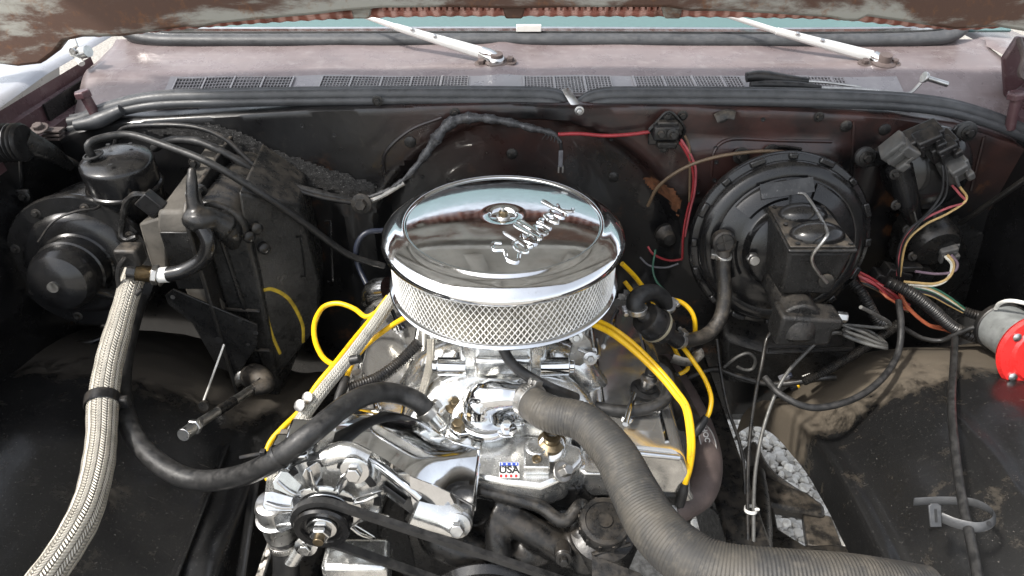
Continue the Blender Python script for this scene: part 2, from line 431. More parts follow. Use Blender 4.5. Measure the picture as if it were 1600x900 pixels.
def resample_n(pts, n):
    L = len(pts)-1; out = []
    for i in range(n+1):
        t = i/n*L; k = min(int(t), L-1); out.append(pts[k].lerp(pts[k+1], t-k))
    return out
def clamp_ring(parent, c, ax, r, w=.011, name='hose_clamp', mat='steel', scr=None):
    """worm-drive hose clamp: band with slots and a screw housing"""
    m = MB(); F = frame(c, ax)
    m.lathe([(r, -w/2), (r+.0012, -w/2), (r+.0012, w/2), (r, w/2)], F, 36)
    for k in range(14):
        a = k*.16; m.box((0, 0, 0), (.0012, .0016, w*.6), F @ Matrix.Rotation(a, 4, 'Z') @ Matrix.Translation((r+.0014, 0, 0)))
    a = scr if scr is not None else 2.6
    G = F @ Matrix.Rotation(a, 4, 'Z') @ Matrix.Translation((r+.004, 0, 0))
    m.box((0, 0, 0), (.007, .014, w*1.05), G)
    m.lathe([(.0042, 0), (.0042, .006)], G @ Matrix.Translation((0, .006, 0)) @ Matrix.Rotation(-math.pi/2, 4, 'X'), 6)
    return m.build(name, mat, parent, .0005)

# ================================================================== SETTING: ground and gravel
g = MB().grid([[(x, y, 0) for x in (-60, -20, -6, 0, 6, 20, 60)] for y in (-60, -20, -5, 0, 5, 20, 60)]).build('ground', 'ground'); g['kind'] = 'structure'
def gravel():
    base = []                                   # small rounded pebble meshes
    import bmesh
    bm = bmesh.new(); bmesh.ops.create_icosphere(bm, subdivisions=2, radius=1); bv = [v.co.copy() for v in bm.verts]; bf = [tuple(v.index for v in f.verts) for f in bm.faces]; bm.free()
    vs_, fs, tone = [], [], []
    rnd = random.Random(3)
    for (x0, x1, y0, y1, n) in ((.45, 1.25, 1.15, 2.0, 5200), (-.9, -.3, 1.1, 2.0, 1500)):
        for i in range(n):
            c = V((rnd.uniform(x0, x1), rnd.uniform(y0, y1), rnd.uniform(.0, .014)))
            r = .006+.011*rnd.random()**1.6; sc = V((r*rnd.uniform(.8, 1.4), r*rnd.uniform(.7, 1.1), r*rnd.uniform(.55, .9)))
            R = Matrix.Rotation(rnd.uniform(0, 6.3), 3, 'Z') @ Matrix.Rotation(rnd.uniform(-.5, .5), 3, 'X')
            off = V((rnd.random()*50, 0, 0)); o = len(vs_)
            for v in bv:
                k = 1+.28*noise.noise(v*1.1+off); vs_.append(c+R @ V((v.x*sc.x*k, v.y*sc.y*k, v.z*sc.z*k)))
            fs += [tuple(a+o for a in f) for f in bf]; tone += [rnd.random()**.7]*len(bv)
    me = bpy.data.meshes.new('gravel'); me.from_pydata(vs_, [], fs); me.shade_smooth()
    at = me.attributes.new('tone', 'FLOAT', 'POINT'); at.data.foreach_set('value', tone)
    me.materials.append(M['stone']); o = bpy.data.objects.new('gravel', me); COL.objects.link(o)
    o['kind'] = 'stuff'; tag(o, 'pale rounded gravel stones lying under the truck', 'gravel')
gravel()

# ================================================================== TRUCK BODY
BX = .065                                        # centre line of the bay
body = thing('truck_body', 'faded maroon pickup truck body with black firewall and open engine bay', 'truck', (BX, 1.3, .0))
top_keys = [(P(a, b, y=1.22).x, P(a, b, y=1.22).z) for a, b in ((20, 240), (70, 222), (120, 203), (185, 188), (300, 181), (500, 169), (800, 163), (1100, 167), (1400, 181), (1500, 196), (1590, 226), (1640, 250))]
def top_z(x): return interp(top_keys, x)
def fw_y(x, z):
    e = math.hypot((x-.03)/.30, (z-.93)/.262)    # recess behind the engine
    y = 1.22+.055*(1-sstep(.93, 1.03, e))
    y -= .012*sstep(.30, .34, x)*(1-sstep(.60, .64, x))*sstep(1.02, 1.05, z)*(1-sstep(1.135, 1.16, z))   # booster plate
    for xx in (.685, .79): y -= .007*math.exp(-((x-xx)/.012)**2)*sstep(.9, 1.0, z)*(1-sstep(1.15, 1.18, z))
    y -= .008*math.exp(-((x+.33)/.010)**2)*sstep(.7, .9, z)*(1-sstep(1.0, 1.06, z))
    y += .004*noise.noise(V((x*5, z*5, 1)))
    return y
rows = []
NZ, NX = 70, 190
for j in range(NZ+1):
    r = []
    for i in range(NX+1):
        x = -.90+i/NX*(1.98); s = j/NZ; z = .46+(top_z(x)-.006-.46)*s
        r.append((x, fw_y(x, z), z))
    rows.append(r)
for dy, dz in ((.003, .004), (.010, .006), (.05, .006)):
    rows.append([(p[0], 1.22+dy, top_z(p[0])-.006+dz) for p in rows[NZ]])
fw = MB().grid([r[::-1] for r in rows]).build('firewall', 'firewall', body)
# toe board and floor beyond
MB().grid([[(x, y, z) for x in (1.08, .6, .3, -.3, -.9)] for y, z in ((1.222, .47), (1.26, .40), (1.60, .36))]).build('toe_board', 'black_dusty', body)
m = MB()
for px_, py_ in ((711, 176), (905, 172), (1279, 182), (1066, 180), (1129, 183), (590, 157)):
    p = P(px_, py_, y=1.222); m2 = MB().bolt(p-V((0, .001, 0)), (0, -1, 0), .0055, .006); m2.build('firewall_bolt', 'black_dusty', body)
# seam sealer: rough pads left and right
def rough_pad(poly_px, y, name, amp, mat, thick=.004):
    pts = [P(a, b, y=y) for a, b in poly_px]; xs = [p.x for p in pts]; zs = [p.z for p in pts]
    def inside(x, z):
        c = False; n = len(pts)
        for i in range(n):
            a, b = pts[i], pts[(i+1) % n]
            if (a.z > z) != (b.z > z) and x < (b.x-a.x)*(z-a.z)/(b.z-a.z)+a.x: c = not c
        return c
    st = .0045; nx = int((max(xs)-min(xs))/st)+1; nz = int((max(zs)-min(zs))/st)+1; vid = {}; mm = MB()
    for j in range(nz+1):
        for i in range(nx+1):
            x = min(xs)+i*st; z = min(zs)+j*st
            jx = x+.006*noise.noise(V((x*60, z*60, 3))); jz = z+.006*noise.noise(V((x*60, z*60, 9)))
            if inside(jx, jz):
                vid[i, j] = len(mm.v); mm.v.append(V((x, fw_y(x, z)-thick*.5-amp*abs(noise.noise(V((x*140, z*140, 0))))-amp*.7*random.random(), z)))
    for (i, j), a in list(vid.items()):
        q = [(i, j), (i+1, j), (i+1, j+1), (i, j+1)]
        if all(k in vid for k in q): mm.f.append(tuple(vid[k] for k in q))
    return mm.build(name, mat, body, smooth=60)
M['sealer'] = pbr('grainy_sealer', (.028, .027, .026), .55, 0, .5, 120, .2, .9, 300, spots=(.30, .29, .28), spot_amt=.7, sscale=260)
rough_pad([(205, 205), (330, 190), (385, 205), (430, 232), (520, 262), (590, 285), (585, 315), (520, 300), (440, 280), (360, 235), (280, 215)], 1.22, 'seam_sealer', .0014, 'sealer')
rough_pad([(1440, 340), (1500, 335), (1546, 370), (1556, 440), (1530, 480), (1490, 505), (1430, 490), (1385, 440), (1380, 370)], 1.22, 'sound_pad', .003, 'black_grainy')

M['rust_stain'] = pbr('flaking_rust', (.13, .052, .022), .8, 0, .4, 60, .1, .8, 150, spots=(.03, .02, .015), spot_amt=.7, sscale=70)
rough_pad([(1008, 300), (1030, 288), (1052, 292), (1068, 312), (1060, 345), (1045, 322), (1022, 316)], 1.22, 'rust_patch', .0015, 'rust_stain', .003)
for q in ([(1112, 335), (1112, 245), (1124, 226), (1150, 219), (1220, 221), (1300, 222)], [(1330, 330), (1332, 250), (1336, 190)], [(1520, 300), (1532, 250), (1540, 215)], [(600, 275), (602, 240), (640, 205), (690, 185)]):
    MB().tube([V((p.x, fw_y(p.x, p.z), p.z)) for p in [P(a, b, y=1.215) for a, b in q]], .0035, n=8).build('pressed_edge', 'firewall', body)
for a, b in ((1119, 232), (1119, 253), (1116, 281), (1195, 190), (960, 232), (1090, 300), (520, 215), (470, 200), (655, 300)):
    p = P(a, b, y=1.21); p.y = fw_y(p.x, p.z)-.0004; MB().lathe([(.0042, 0), (.0042, .0012), (.0022, .0012), (.0, -.001)], frame(p, (0, -1, 0)), 14, cap1=False).build('firewall_hole', 'print_and_hole_black', body)
for a, b in ((800, 262), (965, 300), (1325, 200), (1385, 205), (640, 225)):
    p = P(a, b, y=1.21); p.y = fw_y(p.x, p.z); MB().lathe([(.011, -.002), (.011, .002), (.008, .004), (0, .0045)], frame(p, (0, -1, 0)), 20, cap1=False).build('body_plug', 'black_dusty', body)
# cowl panel
rows = []
prof = [(1.258, .000), (1.29, .003), (1.345, .006), (1.360, .011), (1.372, .015), (1.42, .019), (1.47, .025), (1.490, .028), (1.51, .036)]
for y, dz in prof:
    r = []
    for i in range(121):
        x = -.845+i/120*1.85
        base = top_z(x)*(1-sstep(1.25, 1.36, y))+1.222*sstep(1.25, 1.36, y)
        z = base+dz+.006*math.exp(-((x+.02)/.03)**2)*sstep(1.33, 1.37, y)
        d = min(x+.845, 1.005-x); z -= .03*(1-sstep(0, .02, d))**2
        z += .003*noise.noise(V((x*7, y*9, 2)))
        r.append((x, y, z))
    rows.append(r)
def cowl_z(x, y):
    y = min(max(y, 1.258), 1.51); i = min(120, max(0, int((x+.845)/1.85*120)))
    for a, b in zip(rows_c, rows_c[1:]):
        if a[i][1] <= y <= b[i][1]: return a[i][2]+(b[i][2]-a[i][2])*(y-a[i][1])/(b[i][1]-a[i][1])
    return 1.25
rows_c = rows
cow = MB().grid(rows).build('cowl_panel', 'cowl', body, smooth=60)
# vent panel with four grilles
vp = []
for y in (1.262, 1.275, 1.30, 1.330, 1.350):
    vp.append([(x, y+(.0 if y < 1.3 else .004*math.sin(x*16)), cowl_z(x, y)+.003) for x in [-.66+i*1.40/90 for i in range(91)]])
vpo = MB().grid(vp, .002, (0, 0, -1)).build('vent_panel', 'vent', body, smooth=60)
for (xa, xb) in ((262, 450), (497, 730), (818, 957), (993, 1165), (1262, 1332)):
    p0, p1 = P(xa, 132, y=1.30).x, P(xb, 130, y=1.30).x
    back = MB().grid([[(p0+(p1-p0)*i/12, y, cowl_z(p0+(p1-p0)*i/12, y)+.0042) for i in range(13)] for y in (1.270, 1.305, 1.342)])
    bo = back.build('vent_dark_backing', 'print_and_hole_black', vpo)  # black sheet stands in for the shade of the cavity under the bars
    lat = MB(); n = max(6, int((p1-p0)/.0062))
    for i in range(n+1):
        x = p0+(p1-p0)*i/n; w = .0022 if i % 9 else .006
        lat.tube([(x, y, cowl_z(x, y)+.0055) for y in (1.268, 1.285, 1.305, 1.325, 1.344)], w*.6, n=4, smooth=False, flat=.6)
    for k in range(9):
        y = 1.269+k*.0092
        lat.tube([(p0+(p1-p0)*i/16, y, cowl_z(p0+(p1-p0)*i/16, y)+.0052) for i in range(17)], .0016, n=4, smooth=False)
    lat.build('grille_bars', 'vent', vpo)
# weatherstrip
def strip(pxs, name):
    c = [P(a, b, y=1.247) for a, b in pxs]
    mm = MB().tube(c, .0125, n=14, flat=.8, up=(0, 0, 1)); mm.tube([p+V((0, -.011, -.008)) for p in c], .0075, n=10, flat=.7, up=(0, 0, 1))
    mm.tube([p+V((0, .008, .008)) for p in c], .006, n=8)
    return mm.build(name, 'rubber_seal', body)
strip([(110, 193), (128, 189), (175, 170), (240, 156), (330, 152), (500, 149), (700, 148), (830, 149), (868, 152), (890, 166)], 'weatherstrip')
strip([(906, 166), (925, 154), (960, 149), (1200, 150), (1380, 156), (1470, 165), (1530, 180), (1580, 198), (1630, 220)], 'weatherstrip')
b_ = MB(); q = PY((884, 138, 1.25), (892, 152, 1.235), (905, 172, 1.222))
b_.tube(q, .008, n=6, flat=.2, up=(1, 0, 0)); b_.bolt(q[2]-V((0, .003, 0)), (0, -1, 0), .005); b_.build('strip_bracket', 'zinc', body, .0005)
# windshield
sealp = [(-.80, 1.55, 1.34), (-.815, 1.525, 1.295), (-.785, 1.51, 1.266), (-.70, 1.503, 1.258), (0, 1.512, 1.256), (.6, 1.505, 1.256), (.88, 1.503, 1.262), (.935, 1.515, 1.282), (.94, 1.55, 1.34)]
ws = MB().tube(sealp, .019, n=14, flat=.75, step=.012).build('windshield_seal', 'rubber_seal', body)
MB().tube([V(p)+V((0, .012, .018)) for p in sealp], .0065, n=8, step=.012).build('chrome_moulding', 'chrome_worn', body)
MB().box((P(826, 54, y=1.52).x, 1.518, 1.279), (.052, .012, .013)).build('moulding_clip', 'white_plastic', body, .001)
gl = MB().grid([[(x, 1.527+d*.95, 1.272+d*.62) for x in [-.85+i*.19 for i in range(11)]] for d in (0, .2, .5, .9)], .006, (0, .5, -.8)).build('windshield_glass', 'glass', body)
dash = MB().grid([[(x, y, z) for x in (-.8, 0, .95)] for y, z in ((1.62, 1.27), (1.75, 1.30), (2.1, 1.30), (2.15, .9))]).build('dashboard', 'grey_plastic', body)
# wiper pivot bolts and panels
for a, b in ((752, 100), (797, 99), (1348, 109), (1394, 107)):
    p = P(a, b, y=1.40); p.z = cowl_z(p.x, 1.40); mm = MB().bolt(p, (0, -.25, 1), .0075, .008); mm.build('cowl_bolt', 'rust_header', body)

# fenders: outer top, inner flange
for s, x0 in ((-1, -.865), (1, .985)):
    rr = []
    for y in (.0, .25, .5, .8, 1.1, 1.3, 1.5, 1.75):
        lift = .0 if y < 1.3 else .012
        rr.append([(x0+s*d, y, 1.238+lift-dz) for d, dz in ((0, 0), (.006, -.006), (.02, -.008), (.10, -.002), (.18, .02), (.24, .07), (.27, .16), (.28, .4))])
    if s < 0: rr = [r[::-1] for r in rr]
    MB().grid(rr).build('fender', pbr('sky_reflection_grey', (.36, .37, .40), .33, .2, .12, 8, .1, .05, 150) if s < 0 else M['cowl'], body, smooth=50)  # left top is pale blue-grey: the sky's reflection put into the colour
    fl = []
    for y in (.0, .3, .6, .9, 1.1, 1.25, 1.36, 1.46):
        fl.append([(x0-s*d, y, z) for d, z in ((0, 1.237), (.002, 1.215), (.010, 1.212), (.012, 1.185), (.030, 1.180), (.032, 1.165))])
    if s > 0: fl = [r[::-1] for r in fl]
    MB().grid(fl).build('fender_flange', 'flange', body, smooth=30)
    wl = [[(x0-s*d, y, z) for d, z in ((.032, 1.166), (.05, 1.0), (.03, .85), (.02, .78))] for y in (.0, .3, .6, .9, 1.1, 1.25)]
    if s > 0: wl = [r[::-1] for r in wl]
    MB().grid(wl).build('inner_wall', 'black_paint', body, smooth=50)
for x in (-.852, 1.012):
    MB().grid([[(x, y, z) for z in (.9, 1.05, 1.215)] for y in (1.24, 1.4, 1.55, 1.7)], .004, (1 if x < 0 else -1, 0, 0)).build('cowl_side', 'black_metal', body)
    MB().grid([[(x+d*(-.035 if x < 0 else .035), y, 1.12) for d in (0, 1)] for y in (1.2, 1.45, 1.75)], .003, (0, 0, -1)).build('gutter', 'black_metal', body)
# cone shaped hood bumpers
for a, b, y, l in ((133, 150, 1.24, .045), (1588, 152, 1.235, .05)):
    p = P(a, b, y=y); mm = MB().cyl(p, p+V((.012, .0, -.06)), .009); mm.hexa(p+V((-.002, 0, -.002)), (-.15, 0, 1), .015, .012); mm.build('hood_bumper', 'flange', body, .001)
# left gutter rubber end
MB().tube(PY((118, 196, 1.21), (150, 190, 1.215), (190, 172, 1.225)), [.010, .014, .010], n=10).build('seal_end', 'rubber_seal', body)
# wheelhouses
def wheelhouse(cols, name, mat, cy, top, a, b, s):
    rr = []
    for y in (.02, .15, .3, .45, .6, .72, .84, .94, 1.02, 1.09, 1.14, 1.18, 1.20):
        u = max(-.99, min(.985, (y-cy)/a)); d = b*(1-math.sqrt(1-u*u))
        if y < cy: d *= .35
        rr.append([V((x, y, top-d+dz)) for x, dz in cols])
    sm = bicubic(rr, 72, 96)
    for r in sm:
        for p in r:
            p.z += .006*noise.noise(V((p.x*9, p.y*9, s))) + .002*noise.noise(V((p.x*40, p.y*40, s)))
            if s > 0:
                p.z -= .014*math.exp(-(((p.x-.80)/.05)**2+((p.y-.62)/.10)**2))
                p.z += .006*math.exp(-(((p.x-.70)/.012)**2))*sstep(.4, .5, p.y)
    if s < 0: sm = [r[::-1] for r in sm]
    return MB().grid(sm if s < 0 else [r[::-1] for r in sm]).build(name, mat, body, smooth=70)
wheelhouse([(1.02, .03), (.90, .0), (.78, -.008), (.69, -.035), (.625, -.085), (.588, -.135), (.572, -.15), (.545, -.155), (.54, -.23)], 'wheelhouse', 'fender_r', .70, .905, .52, .38, 1)
wheelhouse([(-.98, .03), (-.85, .0), (-.72, -.015), (-.62, -.05), (-.54, -.095), (-.48, -.125), (-.45, -.130), (-.41, -.134), (-.402, -.24)], 'wheelhouse', 'fender_l', .70, .905, .60, .38, -1)
# splash strips on the left wheelhouse, rod across its rear
MB().tube(PY((-30, 537, 1.02), (60, 538, 1.02), (135, 536, 1.02), (160, 528, 1.03)), .0065, n=10).build('brace_rod', 'black_metal', body)
for a, b in (((352, 700), (262, 930)), ((405, 715), (372, 930))):
    MB().tube([P(a[0], a[1], z=.775), P(b[0], b[1], z=.778)], .012, n=8, flat=.5, step=.02).build('stamped_rib', 'fender_l', body)
# frame rails, cross tube, lower arm
for x, w in ((.40, .075), (-.36, .09)):
    MB().box((x, .75, .57), (w, 1.3, .14)).build('frame_rail', 'black_metal', body, .008)
MB().box((.02, .62, .50), (.80, .18, .10)).build('cross_member', 'black_metal', body, .012)
MB().box((-.21, .95, .46), (.24, .70, .02)).build('dark_fill_plate', 'black_metal', body, .003)  # added dark sheet that keeps the gap beside the block in darkness
for k in range(3):
    MB().box((-.24, .90+k*.05, .475+.01*k), (.16, .02, .02)).build('splash_rib', 'black_metal', body, .004)
arm = [P(1170, 700, z=.50), P(1200, 748, z=.48), P(1275, 800, z=.46)]
MB().tube(arm, .03, n=8, flat=.45, up=(0, 0, 1)).build('control_arm', 'black_dusty', body)
MB().tube([P(1180, 740, z=.52), P(1188, 800, z=.55), P(1190, 930, z=.60)], .02, n=12).build('shock_tube', 'black_metal', body)
def slab(px_list, z, th, name, mat, par, bev=.003):
    q = [P(a, b, z=z) for a, b in px_list]; k = len(q); mm = MB()
    mm.add(q+[p-V((0, 0, th)) for p in q], [tuple(range(k))[::-1], tuple(range(k, 2*k))]+[(i, (i+1) % k, (i+1) % k+k, i+k) for i in range(k)]); return mm.build(name, mat, par, bev)
slab([(1150, 725), (1200, 745), (1262, 768), (1290, 790), (1290, 806), (1240, 796), (1195, 788), (1150, 780)], .50, .03, 'arm_and_fill_plate', 'black_dusty', body, .008)
slab([(1150, 780), (1210, 793), (1216, 826), (1258, 852), (1300, 850), (1400, 860), (1400, 960), (1150, 960)], .51, .02, 'arm_and_fill_plate', 'black_metal', body, .004)  # added dark plate for the darkness below the gravel opening, not the arm
slab([(1254, 796), (1300, 806), (1320, 860), (1262, 852)], .49, .02, 'arm_and_fill_plate', 'black_dusty', body, .004)

# ================================================================== HOOD
hood = thing('hood', 'raised rusty hood with peeling cream paint seen from beneath at its rear edge', 'hood', (BX, 1.28, 1.36))
def hood_poly(pxs, y, top=.10):
    p = [P(a, b, y=y) for a, b in pxs]; zt = max(q.z for q in p)+top
    return [(q.x, q.z) for q in p]+[(p[-1].x, zt), (p[0].x, zt)]
XZ = lambda y: Matrix(((1, 0, 0, 0), (0, 0, -1, y), (0, 1, 0, 0), (0, 0, 0, 1)))   # local xy -> world xz, extrude toward -y
bot = [(-60, 95), (0, 92), (40, 97), (75, 93), (98, 76), (112, 58), (140, 52), (200, 51), (245, 44), (300, 36), (320, 38), (350, 31), (420, 24), (500, 17), (540, 12), (600, 7), (700, 6), (800, 8), (900, 6), (1040, 6), (1075, 12), (1130, 12), (1200, 16), (1290, 22), (1310, 27), (1330, 27), (1345, 20), (1420, 31), (1480, 40), (1545, 36), (1600, 45), (1680, 52)]
MB().prism(hood_poly(bot, 1.26), .028, XZ(1.26)).build('rear_rail', 'hood', hood, .005)
for a, w in ((566, 24), (803, 26), (1049, 24)):
    MB().prism([(q.x, q.z) for q in PY((a-w*.5, 27, 1.262), (a+w*.5, 27, 1.262), (a+w*.8, 0, 1.262), (a-w*.8, 0, 1.262))], .014, XZ(1.264)).build('rail_post', 'hood', hood, .003)
lipb = [(150, 58), (185, 56), (300, 45), (420, 36), (560, 29), (700, 26), (900, 26), (1100, 27), (1300, 31), (1420, 42), (1500, 47), (1560, 44)]
lp = [P(a, b, y=1.285) for a, b in lipb]
MB().tube([p+V((0, 0, .009)) for p in lp], .0085, n=10, step=.004, rfun=lambda s: 1+.10*math.sin(s*250)).build('twisted_seal_lip', 'lip', hood)
MB().grid([[p+V((0, .004, .010)) for p in spline(lp, 4)], [p+V((0, -.002, .03)) for p in spline(lp, 4)], [p+V((0, -.01, .10)) for p in spline(lp, 4)]], .002, (0, 1, 0)).build('rear_flange', 'lip', hood)
slot = MB()
for k in range(48):
    q = P(600+k*9.4, 13, y=1.274)
    if not (785 < 600+k*9.4 < 822): MB().box(q, (.007, .004, .008)).build('flange_tab', 'lip', hood, .001)
HF = V((0, .62, 2.33)); HR = V((0, 1.29, 1.43))
def hood_pt(x, t, off=0.):
    d = (HF-HR); nrm = V((0, d.z, -d.y)).normalized()*-1
    bow = .05*(1-((x-BX)/.95)**2)
    p = HR+d*t; return V((x, p.y, p.z))-nrm*(-off)*1 + V((0, .6, .75))*bow*.8
sk = [[hood_pt(-.85+i*.0963, t) for i in range(20)] for t in (0, .2, .4, .6, .8, 1)]
MB().grid(sk, .002, (0, .6, .75)).build('skin', 'hood_inner', hood)
def rib(a, b, w=.07, h=.03):
    pa = [hood_pt(a[0]+(b[0]-a[0])*k/8, a[1]+(b[1]-a[1])*k/8)-V((0, .66, .75))*h*.7 for k in range(9)]
    MB().tube(pa, w*.5, n=8, flat=.45, up=(1, 0, 0), step=.05).build('brace_rib', 'hood_inner', hood)
for a, b in (((-.80, .05), (-.80, .95)), ((.93, .05), (.93, .95)), ((-.75, .97), (.88, .97)), ((-.7, .1), (-.1, .9)), ((.83, .1), (.23, .9)), ((-.35, .1), (.48, .1)), ((-.12, .15), (-.05, .85)), ((.25, .15), (.18, .85))):
    rib(a, b)

# ================================================================== HOOD HINGES
hg = thing('spring_hinge', 'black hood hinge with coil spring beside the blower motor', 'hinge', P(30, 300, y=1.08))
MB().tube([P(-60, 226, y=1.06)+V((.0, 0, 0)), P(40, 222, y=1.06)], .028, n=18, step=.0012, rfun=lambda s: 1+.10*math.sin(s*900)).build('coil_spring', 'black_plastic', hg)
MB().tube(PY((38, 222, 1.07), (80, 240, 1.09), (112, 262, 1.12)), [.022, .014, .007], n=10, flat=.6).build('spring_end', 'black_metal', hg)
MB().prism([(q.x, q.z) for q in PY((-40, 335, 1.08), (-40, 262, 1.08), (38, 240, 1.08), (42, 300, 1.08), (30, 345, 1.08), (5, 380, 1.08))][::-1], .012, XZ(1.08)).build('hinge_plate', 'black_paint', hg, .004)
MB().box(P(15, 308, y=1.066), (.075, .006, .030)).build('hinge_link', 'black_metal', hg, .003)
for a in (8, 38): MB().bolt(P(a, 307, y=1.062), (0, -1, .2), .006).build('hinge_bolt', 'black_metal', hg)
MB().tube(PY((70, 232, 1.17), (118, 256, 1.18), (130, 270, 1.19)), .006, n=6, flat=.5).build('hinge_arm', 'black_metal', hg)
st = MB()
for k in range(3): st.box(P(84, 203+k*6, y=1.16), (.03, .02, .004))
st.bolt(P(62, 202, y=1.15), (0, -.3, 1), .009, .008); st.build('shim_stack', 'rust_header', hg, .001)
hr = thing('spring_hinge', 'maroon hood hinge arm by the windshield corner above the wiper motor', 'hinge', P(1590, 120, y=1.30))
MB().prism([(q.x, q.z) for q in PY((1566, 150, 1.33), (1562, 90, 1.33), (1585, 55, 1.33), (1650, 60, 1.33), (1650, 130, 1.33), (1600, 122, 1.33))][::-1], .014, XZ(1.33)).build('hinge_plate', 'flange', hr, .004)
MB().tube(PY((1592, 60, 1.30), (1600, 90, 1.28), (1596, 118, 1.27), (1640, 130, 1.26)), .010, n=8, flat=.5).build('hinge_arm', 'rust_header', hr)
sp = thing('mirror_bracket', 'small white bracket on the pale grey fender under the hood corner', 'bracket', P(120, 85, y=1.38))
MB().tube(PY((112, 58, 1.40), (118, 74, 1.38), (122, 90, 1.37), (128, 100, 1.36)), .006, n=8).build('stalk', 'white_plastic', sp)
MB().bolt(P(117, 80, y=1.372), (0, -1, .3), .007).build('bolt', 'zinc', sp)
MB().tube(PY((120, 84, 1.38), (138, 80, 1.37)), .011, n=10).build('clamp', 'zinc', sp)

# ================================================================== WIPERS
def wiper(a, label):
    # a: tip, mid, knuckle, pivot in pixels, laid over the cowl
    tip, mid, kn, pv = a
    q = [P(*tip, y=1.50), P(*mid, y=1.46), P(*kn, y=1.415), P(*pv, y=1.395)]
    t = thing('windshield_wiper', label, 'wiper', (q[3].x, q[3].y, cowl_z(q[3].x, 1.40)), 'wiper arms on the cowl')
    M1 = MB(); M1.tube([q[0], q[1]], [.0045, .0060], n=8, flat=.5, up=(0, .2, 1), step=.02); M1.build('blade_arm', 'white_plastic' if 0 else 'wiper', t)
    M2 = MB(); M2.tube([q[1]+(q[0]-q[1])*.05, q[2]], [.0075, .0125], n=8, flat=.7, up=(0, .2, 1), step=.02, cap=True); M2.build('arm_channel', 'wiper', t, .001)
    for k in (.18, .45): MB().lathe([(.004, 0), (.004, .003), (0, .004)], frame(q[1].lerp(q[2], k)+V((0, -.004, .006)), (0, -.4, 1)), 10).build('rivet', 'zinc', t)
    M3 = MB(); M3.tube([q[2], q[2].lerp(q[3], .55), q[3]], [.0135, .016, .014], n=12, flat=.8, up=(0, .2, 1)); M3.lathe([(.0155, -.012), (.0165, 0), (.015, .006), (.008, .010), (0, .011)], frame(q[3], (0, -.35, 1)), 24, cap1=False)
    M3.build('pivot_cap', 'chrome_worn', t)
    base = V((q[3].x, q[3].y+.004, cowl_z(q[3].x, 1.40)))
    MB().lathe([(.024, -.012), (.023, .004), (.014, .008), (.012, .02)], frame(base, (0, -.2, 1)), 20).build('pivot_base', 'rust_header', t)
M['wiper'] = pbr('silver_wiper_paint', (.60, .60, .59), .34, .3, .03, 40, .03, 0)
wiper(((565, 24), (621, 43), (752, 83), (776, 95)), 'silver wiper arm with its pivot near the middle of the cowl')
wiper(((1118, 18), (1218, 50), (1362, 89), (1380, 103)), 'silver wiper arm with its pivot near the hand tool')

# ================================================================== TOOL ON THE COWL
tl = thing('hand_tool', 'black handled tool with bent steel shaft lying on the cowl vent', 'tool', P(1260, 135, y=1.285))
def on(a, b, y, h=0.): return P(a, b, y=y)+V((0, 0, h))
MB().tube([on(1166, 121, 1.30), on(1185, 119, 1.30), on(1225, 124, 1.30), on(1262, 127, 1.30)], [.009, .0115, .0095, .006], n=12).build('handle', 'black_plastic', tl)
MB().tube([on(1172, 133, 1.285), on(1200, 132, 1.285), on(1250, 134, 1.285), on(1282, 137, 1.285)], [.006, .0085, .0075, .005], n=12).build('handle', 'rubber', tl)
MB().tube([on(1278, 137, 1.285), on(1340, 139, 1.285), on(1400, 145, 1.28), on(1422, 145, 1.28), on(1438, 130, 1.285)], .0032, n=8).build('shaft', 'steel', tl)
MB().tube([on(1255, 127, 1.30), on(1290, 129, 1.298), on(1345, 136, 1.29)], .0026, n=8).build('shaft', 'steel', tl)
mm = MB(); a_, b2 = on(1445, 121, 1.285), on(1480, 132, 1.285); mm.cyl(a_, b2, .0052, n=12); mm.lathe([(.010, 0), (.0105, .003), (.009, .006)], frame(a_-(b2-a_).normalized()*.003, b2-a_), 16); mm.build('bolt_end', 'zinc', tl, .0006)

# ================================================================== AIR CLEANER
AX, AY = -.013, .887
ac = thing('air_cleaner', 'round chrome air cleaner with open mesh filter on top of the engine', 'air cleaner', (AX, AY, 1.03))
lid = MB().lathe([(.1745, 1.112), (.1785, 1.114), (.1800, 1.118), (.1795, 1.122), (.176, 1.1265), (.168, 1.1325), (.158, 1.1378), (.1495, 1.1408), (.1475, 1.1432), (.145, 1.1442), (.1425, 1.1432), (.141, 1.1412),
    (.132, 1.1432), (.115, 1.1462), (.09, 1.1492), (.06, 1.1512), (.035, 1.152), (.0235, 1.1522), (.0205, 1.1505), (.019, 1.1465), (.018, 1.1455), (.0, 1.1455)], Matrix.Translation((AX, AY, 0)), 128, cap0=False, cap1=False).build('lid', 'chrome', ac, smooth=60)
mm = MB().lathe([(.010, 1.1455), (.010, 1.148), (.0085, 1.1495)], Matrix.Translation((AX, AY, 0)), 24); mm.build('lid_washer', 'zinc', lid)
MB().hexa((AX, AY, 1.149), (0, 0, 1), .0068, .008).build('lid_nut', 'brass', lid, .0005)
MB().cyl((AX, AY, 1.155), (AX, AY, 1.163), .0034, n=12).build('lid_stud', 'zinc', lid)
